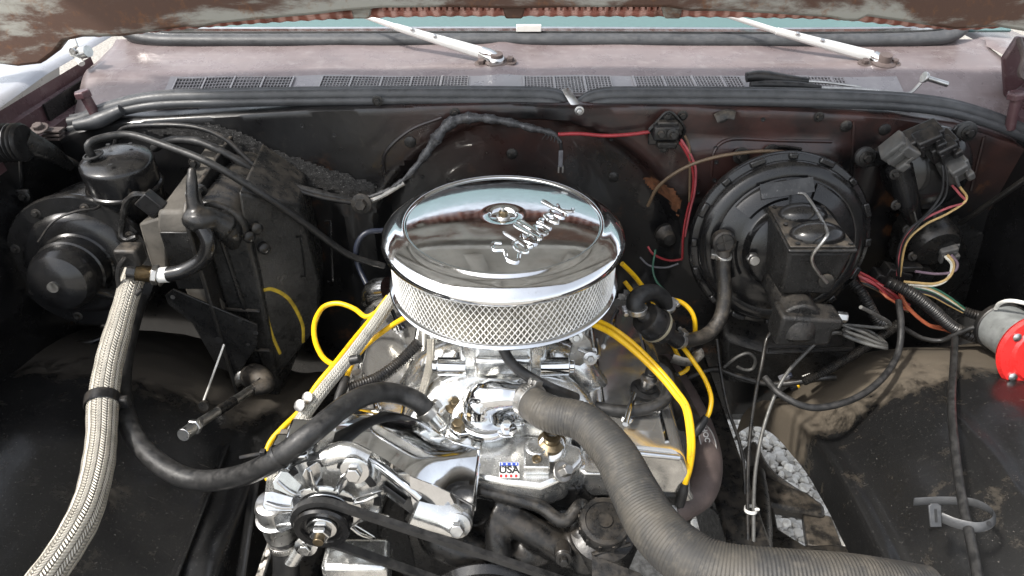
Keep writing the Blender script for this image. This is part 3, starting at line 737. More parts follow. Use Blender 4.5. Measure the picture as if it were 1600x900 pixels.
# raised script lettering
SCRIPT = [[(.95, 1.45), (.6, 1.8), (.2, 1.5), (.55, 1.05), (.1, .6), (.3, .08), (.95, .3)],
    [(1.75, .85), (1.4, .95), (1.15, .5), (1.35, .05), (1.72, .35), (1.9, 1.85), (1.85, .15), (2.1, .12)],
    [(2.12, .42), (2.5, .62), (2.42, .95), (2.12, .75), (2.12, .25), (2.4, 0), (2.8, .3)],
    [(2.8, .3), (3.15, 1.5), (3.02, 1.82), (2.9, 1.4), (2.95, .1), (3.25, .1)],
    [(3.3, .2), (3.65, 1.5), (3.52, 1.82), (3.4, 1.4), (3.4, .25), (3.75, .02), (4.02, .5), (3.75, .85), (3.5, .6)],
    [(4.25, .05), (4.28, .9), (4.42, .7), (4.65, .92), (4.85, .78)],
    [(5.25, .92), (5.0, .5), (5.2, .03), (5.5, .45), (5.25, .92), (5.6, .85)],
    [(6.2, .8), (5.95, .95), (5.72, .5), (5.9, .04), (6.3, .25)],
    [(6.5, 0), (6.55, .9), (6.75, 1.75), (6.6, 1.8), (6.5, .9)], [(7.0, .95), (6.58, .5), (7.05, 0), (7.35, .1)]]
def script(p0, p1, zf, r, parent, mat, h=1.0):
    u = (p1-p0)/7.3; v = V((-u.y, u.x, 0))*h; mm = MB()
    for s in SCRIPT:
        pts = [p0+u*(x+.28*y)+v*y for x, y in s]
        mm.tube([V((p.x, p.y, zf(p))) for p in pts], r, n=8, step=.002)
    return mm.build('raised_lettering', mat, parent)
def lid_z(p):
    r = math.hypot(p.x-AX, p.y-AY); return interp([(0, 1.1522), (.035, 1.152), (.06, 1.1512), (.09, 1.1492), (.115, 1.1462), (.132, 1.1432), (.2, 1.138)], r)+.0004
script(P(806, 446, z=1.147), P(897, 358, z=1.147), lid_z, .0027, lid, 'chrome', 1.2)
# filter element: pleated paper behind diamond mesh
mm = MB(); n = 520; v0 = []
for z in (1.044, 1.113):
    for k in range(n):
        a = 2*math.pi*k/n; r = .158 if k % 2 else .1655; v0.append((AX+r*math.cos(a), AY+r*math.sin(a), z))
mm.add(v0, [(k, (k+1) % n, n+(k+1) % n, n+k) for k in range(n)])
paper = pbr('filter_paper', (.50, .475, .42), .85, 0, .25, 20, .05, 0, spots=(.16, .13, .10), spot_amt=.6, sscale=18)
fe = mm.build('filter_paper', paper, ac, smooth=0)
mm = MB(); nc, nr, rw = 126, 11, .1685
def nd(i, j): a = 2*math.pi*(i+.5*(j % 2))/nc; return V((AX+rw*math.cos(a), AY+rw*math.sin(a), 1.0445+j*.0685/nr))
for j in range(nr):
    for i in range(nc):
        a = nd(i, j)
        for k in ((i, i-1) if j % 2 == 0 else (i, i+1)): mm.tube([a, nd(k, j+1)], .00078, n=4, smooth=False, cap=False)
wire = pbr('mesh_wire', (.80, .79, .76), .38, .35, .2, 20, .1, 0, spots=(.3, .25, .18), spot_amt=.6, sscale=30)
mw = mm.build('filter_mesh', wire, ac, smooth=60); mw['kind'] = 'stuff'
MB().lathe([(.05, 1.028), (.09, 1.030), (.15, 1.036), (.168, 1.0365), (.1735, 1.0375), (.1755, 1.0405), (.1735, 1.0435), (.160, 1.0445)], Matrix.Translation((AX, AY, 0)), 96, cap0=False, cap1=False).build('base_pan', 'chrome', ac, smooth=60)
MB().lathe([(.169, 1.109), (.1725, 1.110), (.1725, 1.1145), (.169, 1.1155)], Matrix.Translation((AX, AY, 0)), 96, cap0=False, cap1=False).build('upper_seal', 'rubber', ac, smooth=60)

ac.location += V((0, .02, .02))

# ================================================================== CARBURETOR
cb = thing('carburetor', 'polished aluminium carburetor beneath the air cleaner', 'carburetor', (AX, AY, .955))
mm = MB(); mm.box((AX, .885, .99), (.13, .17, .06)); mm.box((AX, .885, 1.02), (.15, .13, .02)); mm.box((AX, .795, .985), (.085, .03, .035)); mm.build('throttle_body', 'alu', cb, .008, seg=3)
MB().lathe([(.055, 1.0), (.06, 1.03), (.065, 1.04)], Matrix.Translation((AX, AY, 0)), 32).build('air_horn', 'alu', cb)
for s in (-1, 1):
    mm = MB().cyl((AX+s*.055, .80, .972), (AX+s*.098, .80, .972), .014); mm.cyl((AX+s*.098, .80, .972), (AX+s*.106, .80, .972), .010); mm.build('fuel_inlet', 'chrome', cb, .001)
lk = MB().prism([(x, z) for x, z in ((.085, .955), (.105, .95), (.125, .97), (.118, 1.0), (.10, 1.02), (.09, .99))], .004, XZ(.83)); lk.build('throttle_lever', 'zinc', cb, .001)
MB().tube([(.10, .825, .985), (.13, .82, .975), (.132, .86, .975)], .003, n=8).build('throttle_rod', 'zinc', cb)
for p in ((.118, .815, .975), (.095, .82, 1.012), (.128, .85, .955)): MB().bolt(p, (0, -1, .4), .006).build('linkage_nut', 'zinc', cb)

# ================================================================== ENGINE
en = thing('engine', 'polished chrome and aluminium V8 engine with black block', 'engine', (AX, .85, .5))
def remesh(ob, vox=.004, smooth=4):
    r = ob.modifiers.new('remesh', 'REMESH'); r.mode = 'VOXEL'; r.voxel_size = vox; r.use_smooth_shade = True
    s = ob.modifiers.new('smooth', 'SMOOTH'); s.factor = .5; s.iterations = smooth
# block
mm = MB()
mm.prism([(-.15, .50), (.15, .50), (.19, .72), (.165, .80), (.11, .86), (-.13, .86), (-.185, .80), (-.215, .72)], .46, XZ(1.15))
mm.build('block', 'black_grainy', en, .008)
for s in (-1, 1):
    mm = MB(); c = AX+s*.20
    mm.prism([(c-.075*1, .66), (c+.075, .66), (c+.075+(.01 if s > 0 else 0), .79), (c-.075, .80)], .43, XZ(1.14)); mm.build('cylinder_head', 'black_metal', en, .008)
# intake manifold casting
mm = MB()
mm.box((AX, .885, .94), (.15, .20, .04))
mm.box((AX, .89, .875), (.20, .36, .05))
def run(pts, r): mm.tube(pts, r, n=14, flat=.85)
for s in (-1, 1):
    run([(AX+s*.03, .81, .945), (AX+s*.085, .785, .930), (AX+s*.125, .75, .895), (AX+s*.145, .735, .86)], .030)
    run([(AX+s*.05, .87, .945), (AX+s*.11, .86, .925), (AX+s*.15, .85, .87)], .030)
    run([(AX+s*.05, .95, .945), (AX+s*.12, 1.0, .915), (AX+s*.15, 1.02, .87)], .030)
    mm.box((AX+s*.135, .87, .862), (.045, .40, .05))
run([(AX, .84, .95), (AX, .80, .935), (AX, .75, .905)], .034)
mm.cyl(P(748, 660, z=.88), P(748, 660, z=.925), .042)
mm.cyl(P(716, 690, z=.87), P(716, 690, z=.915), .022)
mm.cyl(P(672, 665, z=.87), P(672, 665, z=.905), .03)
mm.cyl(P(862, 700, z=.87), P(862, 700, z=.912), .021)
top = [(748, 690), (765, 678), (835, 682), (880, 690), (908, 700), (911, 722), (884, 748), (845, 764), (790, 757), (742, 748)]
tp = [P(a, b, z=.905-(b-680)*.00022) for a, b in top]
k = len(tp); mm.add(tp+[p-V((0, 0, .045)) for p in tp], [tuple(range(k))[::-1], tuple(range(k, 2*k))]+[(i, (i+1) % k, (i+1) % k+k, i+k) for i in range(k)])
im = mm.build('intake_manifold', 'alu', en); remesh(im, .0032, 5)
# crisp front plate of the manifold, with boss, bolts and sticker
fp = MB(); fp.add([p+V((0, 0, .004)) for p in tp]+[p-V((0, 0, .020)) for p in tp], [tuple(range(k))[::-1], tuple(range(k, 2*k))]+[(i, (i+1) % k, (i+1) % k+k, i+k) for i in range(k)])
fp.build('front_plate', 'alu', en, .006, seg=3)
def fz(a, b, h=.0): return P(a, b, z=.909-(b-680)*.00022+h)
mm = MB(); c = fz(838, 722); mm.box(c+V((0, 0, .004)), (.036, .040, .016)); mm.lathe([(.018, 0), (.018, .012), (.015, .016)], Matrix.Translation(c+V((0, .018, -.002))), 24); mm.build('bolt_boss', 'alu', en, .004, seg=3)
MB().lathe([(.0065, 0), (.0065, .002), (.0045, .002), (.0045, -.004), (0, -.004)], frame(c+V((0, -.006, .0125)), (0, -.25, 1)), 20, cap1=False).build('threaded_hole', 'brass', en)
MB().bolt(fz(878, 738, .002), (.5, -.4, .8), .0085, .016).build('manifold_bolt', 'steel', en, .0006)
mm = MB(); c = fz(862, 690, .006); mm.lathe([(.021, -.012), (.020, .002), (.013, .006), (.0125, .016), (.008, .016), (.007, .010), (0, .010)], frame(c, (0, -.15, 1)), 28, cap1=False); mm.build('coolant_fitting', 'brass', en)
for a, b, h in ((716, 672, .012), (738, 690, -.004)):
    c = fz(a, b, h); mm = MB().lathe([(.017, -.02), (.017, 0), (.014, .003), (.010, .004)], frame(c, (0, -.1, 1)), 24); mm.build('bolt_seat', 'alu', en)
    MB().hexa(c+V((0, 0, .003)), (0, -.1, 1), .0095 if h > 0 else .007, .014 if h > 0 else .005).build('manifold_bolt', 'brass' if h > 0 else 'alu', en, .0006)
# sticker
a, b, c_, d_ = (fz(780, 722, .0056), fz(811, 722, .0056), fz(811, 747, .0056), fz(780, 747, .0056))
su = (b-a); sv = (a-d_); snr = su.cross(sv).normalized()
def stk(x0, x1, y0, y1, h): return [d_+su*x+sv*y+snr*h for x, y in ((x0, y0), (x1, y0), (x1, y1), (x0, y1))]
sticker = MB().add(stk(0, 1, 0, 1, 0), [(0, 1, 2, 3)]).build('sticker', 'label_white', en)
MB().add(stk(.03, .97, .76, .97, .0003), [(0, 1, 2, 3)]).build('blue_band', 'print_blue', sticker)
mm = MB()
for i in range(4): mm.add(stk(.03+i*.25, .16+i*.25, .03, .22, .0003), [(0, 1, 2, 3)])
mm.build('red_stripes', 'print_red', sticker)
mm = MB()
for i in range(4):
    cx_ = .14+i*.24; cy_ = .865
    pts = [d_+su*(cx_+.07*(1 if q % 2 == 0 else .4)*math.sin(q*math.pi/5))+sv*(cy_+.09*(1 if q % 2 == 0 else .4)*math.cos(q*math.pi/5))+snr*.0006 for q in range(10)]
    mm.add(pts, [tuple(range(10))[::-1]])
mm.build('stars', 'label_white', sticker)
def text(body_, origin, xdir, ydir, size, mat, parent, name, extrude=.0, align='CENTER', bold=0.):
    cu = bpy.data.curves.new(name, 'FONT'); cu.body = body_; cu.size = size; cu.align_x = align; cu.extrude = extrude; cu.offset = bold
    ob = bpy.data.objects.new('tmp', cu); COL.objects.link(ob)
    dg = bpy.context.evaluated_depsgraph_get(); me = bpy.data.meshes.new_from_object(ob.evaluated_get(dg)); bpy.data.objects.remove(ob)
    x = V(xdir).normalized(); z = x.cross(V(ydir)).normalized(); y = z.cross(x); F = Matrix((x, y, z)).transposed().to_4x4(); F.translation = V(origin)
    mm = MB(); mm.add([v.co for v in me.vertices], [tuple(p.vertices) for p in me.polygons], F)
    bpy.data.meshes.remove(me)
    return mm.build(name, mat, parent, smooth=0)
text('USA', d_+su*.5+sv*.30+snr*.0004, su, sv, .0155, 'print_and_hole_black', sticker, 'lettering', bold=.0005)
text('MADE IN', d_+su*.5+sv*.64+snr*.0004, su, sv, .0052, 'print_and_hole_black', sticker, 'lettering', bold=.0002)
# thermostat housing
th = thing('thermostat_housing', 'chrome thermostat elbow feeding the ribbed radiator hose', 'elbow', P(765, 665, z=.90))
c = P(760, 653, z=.925)
mm = MB().lathe([(.044, -.004), (.045, .004), (.042, .009), (.033, .012)], frame(c, (0, -.05, 1)), 40)
mm.prism([(math.cos(t)*(.058 if abs(math.sin(t)) < .5 else .040), math.sin(t)*.034) for t in [i*math.pi/12 for i in range(24)]], .010, frame(c+V((0, 0, -.004)), (0, 0, 1), (1, .55, 0)))
mm.build('flange', 'chrome', th, .002)
MB().tube([c+V((-.006, 0, .0)), c+V((-.006, .002, .028)), c+V((.014, .0, .045)), c+V((.068, -.006, .046))], [.027, .027, .0245, .0195, .0195], n=24, step=.003).build('elbow', 'chrome', th, smooth=70)
for dx, dy in ((-.046, .016), (.03, -.03)):
    MB().bolt(c+V((dx, dy, .006)), (0, -.1, 1), .0085, .012).build('housing_bolt', 'brass' if dx < 0 else 'chrome', th, .0006)
# upper radiator hose
neck = c+V((.056, -.006, .046))
hp = [neck, P(855, 645, y=.695), P(912, 660, y=.672), P(958, 706, y=.625), P(990, 766, y=.575), P(1023, 824, y=.525), P(1072, 870, y=.485), P(1130, 897, y=.462), P(1220, 908, y=.45), P(1330, 916, y=.445), P(1450, 935, y=.44)]
hs = thing('radiator_hose', 'thick grey ribbed upper radiator hose curving past the engine', 'hose', neck)
MB().tube(hp, [.0238, .0250, .0268, .0295, .0315, .033, .034, .034, .034, .034], n=28, step=.0007, rfun=lambda s: 1+.012*noise.noise(V((s*9, 0, 0)))+(.013+.007*noise.noise(V((s*14, 3, 0))))*sstep(.03, .05, s)*math.sin(s*2*math.pi/.0040+.6*math.sin(s*37))).build('hose_body', 'hose', hs, smooth=70)
clamp_ring(hs, neck.lerp(hp[1], .22), hp[1]-neck, .0248, .014, scr=1.2)
# valve covers
def vcover(s, name_label):
    X = lambda d: AX+s*d
    mm = MB()
    sec = [(.118, .795), (.122, .86), (.131, .890), (.142, .897), (.248, .880), (.268, .868), (.282, .83), (.288, .79), (.296, .775), (.296, .765), (.118, .765)]
    pol = [(X(d), z) for d, z in sec]
    if s > 0: pol = pol[::-1]
    mm.prism(pol, .385, XZ(1.10)); vc = mm.build('valve_cover', 'cover_chrome', en, .009, seg=3)
    # rail flange and embossed ribs
    up = V((s*.16, 0, .987))
    for d, z in ((.155, .8945), (.244, .8800)):
        MB().tube([(X(d), .735, z), (X(d), .90, z), (X(d), 1.08, z)], .0035, n=8, step=.03).build('cover_rib', 'chrome', vc)
    for y in (.78, 1.0):
        b0 = V((X(.190), y, .889)); mm = MB().lathe([(.012, 0), (.012, .004), (.007, .006), (.006, .016)], frame(b0, up), 20)
        mm.tube([b0+up*.018+V((-.012*s, -.035, .0)), b0+up*.020, b0+up*.018+V((.012*s, .035, -.006))], .0045, n=10); mm.build('wing_bolt', 'chrome', vc)
    g0 = V((X(.226), .84, .8835)); mm = MB().lathe([(.024, 0), (.024, .006), (.017, .010), (.017, .013), (.011, .014)], frame(g0, up), 28); mm.build('grommet', 'rubber', vc)
    MB().lathe([(.0105, 0), (.0105, .012), (.013, .013), (.013, .018), (.008, .020), (.008, .03)], frame(g0+up*.012, up), 22).build('pcv_valve', 'steel', vc)
    return vc, g0+up*.035
vr, pcv_r = vcover(1, ''); vl, pcv_l = vcover(-1, '')
mm = MB().tube([(.128, .712, .890), (.246, .712, .872)], .0045, n=10, step=.02); mm.build('cover_edge_bead', 'chrome', vr)
# timing cover, water pump
mm = MB()
mm.prism([(-.12, .86), (-.16, .80), (-.15, .62), (.13, .62), (.135, .80), (.10, .865)], .03, XZ(.692))
for pts, r in (([(AX-.10, .68, .775), (AX-.09, .64, .78), (AX-.02, .62, .765)], .03), ([(AX+.11, .68, .775), (AX+.08, .64, .785), (AX+.01, .62, .765)], .03), ([(AX, .68, .75), (AX, .60, .75)], .05)):
    mm.tube(pts, r, n=16)
mm.tube([P(770, 795, z=.84), P(830, 830, z=.82), P(900, 870, z=.79)], .022, n=12)
mm.tube([P(765, 812, z=.835), P(775, 835, z=.82), P(780, 870, z=.79)], [.012, .018, .02], n=14); mm.tube([P(905, 820, z=.83), P(915, 850, z=.81), P(910, 890, z=.78)], [.018, .028, .022], n=12); mm.tube([P(745, 765, z=.87), P(840, 790, z=.86), P(880, 815, z=.85), P(905, 790, z=.86)], .010, n=10)
wp = mm.build('water_pump', 'black_metal', en); remesh(wp, .0035, 4)
for a, b, z in ((910, 803, .85), (880, 868, .82)):
    q = P(a, b, z=z); MB().lathe([(.012, -.02), (.012, .004), (.010, .006)], frame(q, (0, -1, .35)), 20).build('pump_boss', 'black_metal', en)
    MB().bolt(q+V((0, -.006, .002)), (0, -1, .35), .0065, .010).build('pump_bolt', 'black_metal', en, .0006)
q = P(715, 818, z=.875); mm = MB().lathe([(.020, -.02), (.020, 0), (.016, .004)], frame(q, (0, -1, .4)), 24); mm.bolt(q+V((0, -.003, .001)), (0, -1, .4), .0105, .014); mm.build('flange_bolt', 'zinc', en, .0006)
# block face details on the right of the pump
q = P(930, 760, z=.84); MB().bolt(q, (.2, -.8, .6), .007, .01).build('block_bolt', 'steel', en)
MB().tube([P(898, 765, z=.86), P(925, 748, z=.855), P(955, 752, z=.85), P(965, 780, z=.83)], .008, n=10, flat=.6).build('block_lip', 'black_metal', en)
# pulleys
q = V((P(760, 950, y=.56).x, .575, P(760, 955, y=.565).z))
pl = MB().lathe([(.0, -.012), (.03, -.012), (.035, 0), (.060, .004), (.066, .0), (.070, -.006), (.083, -.010), (.085, -.006), (.078, .004), (.085, .014), (.083, .018), (.05, .018)], frame(q, (0, -1, .02)), 64, cap0=False); pl.build('water_pump_pulley', 'black_paint', en, smooth=50)
# engine lifting cap / power steering reservoir
ps = thing('steering_pump', 'black power steering pump with ridged round cap under the radiator hose', 'pump', P(945, 850, z=.80))
q = P(945, 815, z=.86)
MB().lathe([(.030, -.02), (.0345, -.018), (.035, 0), (.033, .003), (.027, .004), (.026, .002), (.011, .003), (.010, .006), (0, .006)], frame(q, (0, -.25, 1)), 48, cap1=False).build('cap', 'black_metal', ps)
for kk in range(24):
    a = kk*math.pi/12; MB().box((.0345*math.cos(a), .0345*math.sin(a), -.009), (.004, .004, .016), frame(q, (0, -.25, 1))).build('cap_ridge', 'black_dusty', ps, .0005) if kk % 2 else None
MB().lathe([(.05, -.12), (.052, -.05), (.045, -.03), (.028, -.02)], frame(q, (0, -.25, 1)), 32).build('reservoir', 'black_metal', ps)
MB().tube([P(925, 866, z=.83), P(985, 850, z=.83)], .003, n=6).build('bracket_edge', 'black_dusty', ps)
mm = MB(); pr = [P(925, 868, z=.83), P(1000, 895, z=.82), P(1060, 960, z=.80), P(925, 960, z=.80)]; mm.add(pr+[p-V((0, 0, .004)) for p in pr], [(3, 2, 1, 0), (4, 5, 6, 7), (0, 1, 5, 4), (1, 2, 6, 5), (2, 3, 7, 6), (3, 0, 4, 7)]); mm.build('bracket_plate', 'black_metal', ps)
# header
hd = thing('exhaust_header', 'brown iron exhaust header pipe with oval badge beside the valve cover', 'exhaust', P(1085, 760, z=.74))
MB().tube([P(1035, 795, z=.74), P(1065, 787, z=.74), P(1095, 765, z=.74), P(1104, 720, z=.74), P(1090, 665, z=.74), P(1062, 610, z=.74), P(1035, 570, z=.73)], .0265, n=24).build('pipe', 'rust_header', hd)
MB().tube([P(1075, 660, z=.79), P(1052, 612, z=.79), P(1030, 570, z=.78)], .022, n=18).build('pipe', 'black_dusty', hd)
for kx in (0,):
    q = P(1102, 696, z=.74)+V((-.003, -.013, .0225)); nrm = V((-.1, -.42, .9)); F = frame(q, nrm, P(1112, 720, z=.76)-P(1094, 676, z=.76))
    bd = MB(); ov = [(.031*math.cos(i*math.pi/16), .0125*math.sin(i*math.pi/16)) for i in range(32)]; bd.prism(ov, .004, F); bo = bd.build('badge', 'rust_header', hd, .001)
    MB().tube([F @ V((x, y, .004)) for x, y in ov], .0012, n=6, closed=True, step=.003).build('badge_rim', 'steel', bo)
    text('HOOKER', F @ V((0, -.0042, .0044)), F.to_3x3() @ V((1, 0, 0)), F.to_3x3() @ V((0, 1, 0)), .0125, 'steel', bo, 'lettering', .0006, bold=.0003)
MB().lathe([(.030, 0), (.030, .02), (.026, .022)], frame(P(1030, 797, z=.74), (1, .1, 0)), 24).build('collar', 'steel', hd)

# ================================================================== ALTERNATOR
A0 = P(503, 825, y=.555); FA = frame(A0, (0, 1, 0))     # axis runs back from the pulley
al = thing('alternator', 'chrome alternator with finned fan and black pulley', 'alternator', A0+V((0, .08, -.09)))
pu = MB().lathe([(.012, .006), (.016, .004), (.020, .002), (.0245, .002), (.0265, -.003), (.034, -.004), (.0355, .0), (.031, .0065), (.0315, .008), (.0355, .015), (.034, .018), (.02, .018)], FA, 56).build('pulley', 'black_paint', al, smooth=50)
MB().lathe([(.0355, .014), (.0362, .0165), (.035, .0185)], FA, 56, cap0=False, cap1=False).build('pulley_rim', 'chrome', pu)
mm = MB().lathe([(.019, .002), (.019, -.002), (.015, -.003)], frame(A0, (0, 1, 0)), 24); mm.hexa(A0+V((0, .0, 0)), (0, -1, 0), .0135, .014); mm.build('pulley_nut', 'chrome_worn', pu, .0008)
MB().cyl(A0+V((0, -.010, 0)), A0+V((0, -.022, 0)), .0068, n=16).build('shaft_end', 'brass', pu, .0008)
fn = MB().lathe([(.018, .020), (.040, .022), (.046, .026), (.046, .028), (.018, .024)], FA, 40).build('fan', 'chrome_worn', al)
for kk in range(10):
    R = FA @ Matrix.Rotation(kk*2*math.pi/10+.2, 4, 'Z')
    G = R @ Matrix.Translation((.0600, 0, .029)) @ Matrix.Rotation(.72, 4, 'X')
    mm = MB(); bl = [(-.020, -.008), (.014, -.012), (.020, -.006), (.020, .010), (.012, .013), (-.020, .008)]; mm.prism(bl, .0018, G); mm.build('fan_blade', 'chrome_worn', fn, .0006)
    MB().tube([R @ V((.041, 0, .024)), R @ V((.058, 0, .022)), R @ V((.076, 0, .026))], .0022, n=8).build('blade_rib', 'chrome_worn', fn)
cs = MB().lathe([(.030, .044), (.050, .046), (.066, .052), (.070, .060), (.070, .082), (.0675, .084), (.0675, .100), (.070, .102), (.070, .130), (.060, .145), (.03, .148)], FA, 56).build('case', 'alu', al, smooth=35)
for kk in range(10):
    a = kk*math.pi/5+.15
    MB().box((.058, 0, .0505), (.016, .022, .004), FA @ Matrix.Rotation(a, 4, 'Z')).build('case_vent', 'print_and_hole_black', cs, .002)
for kk in range(4):
    R = FA @ Matrix.Rotation(kk*math.pi/2+.7, 4, 'Z'); mm = MB(); mm.lathe([(.009, .05), (.009, .128)], R @ Matrix.Translation((.068, 0, 0)), 14); mm.build('through_bolt_boss', 'alu', cs, .001)
mm = MB(); mm.box(A0+V((-.045, .075, .055)), (.05, .04, .03)); mm.box(A0+V((-.035, .085, .075)), (.032, .045, .018)); mm.build('connector_block', 'chrome_worn', al, .004)
mm = MB().tube([A0+V((.0, .055, .068)), A0+V((.03, .055, .078)), A0+V((.055, .052, .066))], .013, n=12, flat=.7); mm.build('mount_ear', 'alu', al)
MB().bolt(A0+V((.045, .030, .073)), (0, -1, .3), .0105, .012).build('mount_bolt', 'chrome_worn', al, .0006)
MB().tube([A0+V((-.03, .06, -.06)), A0+V((-.05, .05, -.10)), A0+V((-.07, .04, -.13))], .013, n=12, flat=.6).build('lower_strap', 'alu', al)
MB().bolt(A0+V((-.042, .035, -.085)), (0, -1, .3), .009, .01).build('strap_bolt', 'chrome_worn', al, .0006)
mm = MB(); mm.box(A0+V((-.062, .10, .052)), (.014, .018, .022)); mm.box(A0+V((-.060, .088, .05)), (.010, .01, .012)); mm.build('plug', 'grey_plastic', al, .002)
# chrome alternator shield bracket
br = thing('alternator_bracket', 'mirror chrome bracket shield between the alternator and the manifold', 'bracket', P(640, 740, z=.90))
t0 = spline([P(541, 637, z=.968), P(600, 640, z=.966), P(655, 656, z=.958), P(700, 684, z=.944), P(750, 702, z=.930)], 12)
t1 = spline([P(519, 696, z=.988), P(580, 706, z=.982), P(640, 742, z=.962), P(690, 762, z=.932), P(743, 790, z=.880)], 12)
MB().grid([[a.lerp(b, s)+V((0, -.2, 1))*(.009*math.sin(math.pi*s)) for a, b in zip(t0, t1)] for s in [i/16 for i in range(17)]], .003, (0, .35, -.6)).build('shield', 'chrome', br, smooth=70)
MB().grid(bicubic([[P(640, 744, z=.960), P(690, 764, z=.930), P(743, 791, z=.879)], [P(642, 775, z=.925), P(690, 790, z=.903), P(740, 806, z=.871)], [P(648, 802, z=.893), P(690, 814, z=.880), P(736, 818, z=.865)]], 20, 12), .003, (0, .6, -.2)).build('skirt', 'chrome', br, smooth=70)
rim = [P(516, 704, z=.968), P(548, 708, z=.966), P(585, 722, z=.958), P(630, 756, z=.94), P(655, 778, z=.92)]
MB().tube(rim, .006, n=12).build('rolled_rim', 'chrome', br)
lw = [[P(520, 712, z=.958), P(575, 728, z=.948), P(625, 764, z=.925), P(648, 788, z=.905)], [P(522, 735, z=.940), P(572, 752, z=.925), P(618, 785, z=.90), P(642, 803, z=.885)]]
MB().grid(bicubic(lw, 24, 8), .004, (0, .6, 0)).build('slotted_arm', 'chrome_worn', br)
sl = [lw[0][1].lerp(lw[1][1], .5)+V((0, -.003, .001)), lw[0][2].lerp(lw[1][2], .5)+V((0, -.003, .001))]
MB().tube([sl[0].lerp(sl[1], .3), sl[1], sl[1]+(sl[1]-sl[0])*.25], .0055, n=10, flat=.35, up=(0, 0, 1)).build('adjuster_slot', 'print_and_hole_black', br)
MB().bolt(P(545, 728, z=.958)+V((0, -.004, 0)), (0, -1, .45), .011, .012).build('adjuster_bolt', 'chrome_worn', br, .0006)
mm = MB().tube([P(650, 790, z=.90), P(690, 805, z=.885), P(715, 818, z=.878)], [.03, .026, .02], n=16, flat=.5); mm.build('mount_foot', 'alu', br)
MB().tube([P(748, 704, z=.929), P(747, 735, z=.914), P(743, 766, z=.894), P(741, 797, z=.869)], .0025, n=8).build('shield_edge', 'chrome', br)

# drive belt
bt = []
c2 = P(1040, 985, y=.58)
pA = [A0+V((.0360*math.cos(a), .0108, .0360*math.sin(a))) for a in [math.radians(d) for d in range(55, 236, 15)]]
pB = [V((c2.x+.05*math.cos(a), .567, c2.z+.05*math.sin(a))) for a in [math.radians(d) for d in range(-125, 56, 15)]]
def lin(a, b, n=8): return [a.lerp(b, i/n) for i in range(1, n)]
loop = pA+lin(pA[-1], pB[0])+pB+lin(pB[-1], pA[0])
mm = MB(); nn = len(loop)
for i, p in enumerate(loop):
    t = (loop[(i+1) % nn]-loop[i-1]).normalized(); w = V((0, 1, 0)); n_ = t.cross(w)
    for a, h in ((-.0060, .002), (.0060, .002), (.0045, -.005), (-.0045, -.005)): mm.v.append(p+w*a-n_*h*-1)
for i in range(nn):
    j = (i+1) % nn
    for q in range(4): mm.f.append((i*4+q, i*4+(q+1) % 4, j*4+(q+1) % 4, j*4+q))
tag(mm.build('drive_belt', 'rubber'), 'black rubber drive belt stretched from the alternator pulley', 'belt')
# fuel pump at far left of the engine
fpm = thing('fuel_pump', 'small grey fuel pump canister beside the alternator', 'pump', P(432, 850, z=.80))
q = P(432, 805, z=.86)
MB().lathe([(.012, .035), (.021, .032), (.024, .024), (.024, .004), (.028, .002), (.028, -.002), (.0245, -.005), (.0245, -.04), (.02, -.045)][::-1], frame(q, (0, -.1, 1)), 32).build('canister', 'zinc', fpm, smooth=50)
MB().tube([q+V((0, 0, -.045)), q+V((.002, -.01, -.08)), q+V((-.01, -.03, -.16))], .019, n=14).build('hose', 'rubber', fpm)
clamp_ring(fpm, q+V((.001, -.004, -.056)), (0, -.15, -1), .0195, .010, scr=3.6)
MB().box(P(560, 880, z=.80), (.09, .05, .05)).build('casting', 'alu', fpm, .008)

# ================================================================== HEATER BOX (left of the firewall)
hb = thing('heater_box', 'black two-piece heater and evaporator box with dusty top on the firewall', 'heater box', P(370, 600, y=1.10))
# dusty left half
mm = MB(); x0, x1 = -.560, -.512
mm.add([(x0, .985, 1.135), (x1, .985, 1.135), (x1, 1.21, 1.15), (x0, 1.21, 1.15), (x0-.005, .975, 1.11), (x1, .975, 1.11), (x1, 1.21, .70), (x0-.02, 1.21, .70), (x0+.01, 1.0, .82), (x1+.01, 1.0, .80)],
       [(0, 1, 2, 3), (4, 5, 1, 0), (8, 9, 5, 4), (7, 6, 9, 8), (3, 7, 8, 4, 0), (2, 1, 5, 9, 6)]); mm.build('case_half', 'dust_top', hb, .006, seg=3)
MB().box((-.536, .972, 1.05), (.046, .006, .11)).build('front_plate', 'black_metal', hb, .002)
# flange between the halves
MB().prism([(y, z) for y, z in ((.965, .76), (1.21, .70), (1.21, 1.168), (.985, 1.152), (.965, 1.135))], .007, Matrix(((0, 0, 1, x1-.002), (1, 0, 0, 0), (0, 1, 0, 0), (0, 0, 0, 1)))).build('seam_flange', 'black_dusty', hb, .002)
# rounded right half
arc = [(-.490+.055*math.cos(a), 1.085+.055*math.sin(a)) for a in [math.radians(d) for d in (0, 15, 30, 45, 60, 75, 90)]]
pol = [(-.507, .70), (-.46, .69), (-.445, .74), (-.435, 1.0)]+arc+[(-.507, 1.14)]
MB().prism(pol, .205, XZ(1.21)).build('case_half', 'case_plastic', hb, .007, seg=3)
for z in (.84, .93):
    MB().tube([(-.505, 1.002, z), (-.445, 1.002, z-.004)], .0035, n=8, step=.02).build('case_rib', 'black_dusty', hb)
MB().tube([(-.480, 1.003, 1.07), (-.470, 1.003, .90), (-.46, 1.003, .74)], .004, n=8).build('case_rib', 'black_metal', hb)
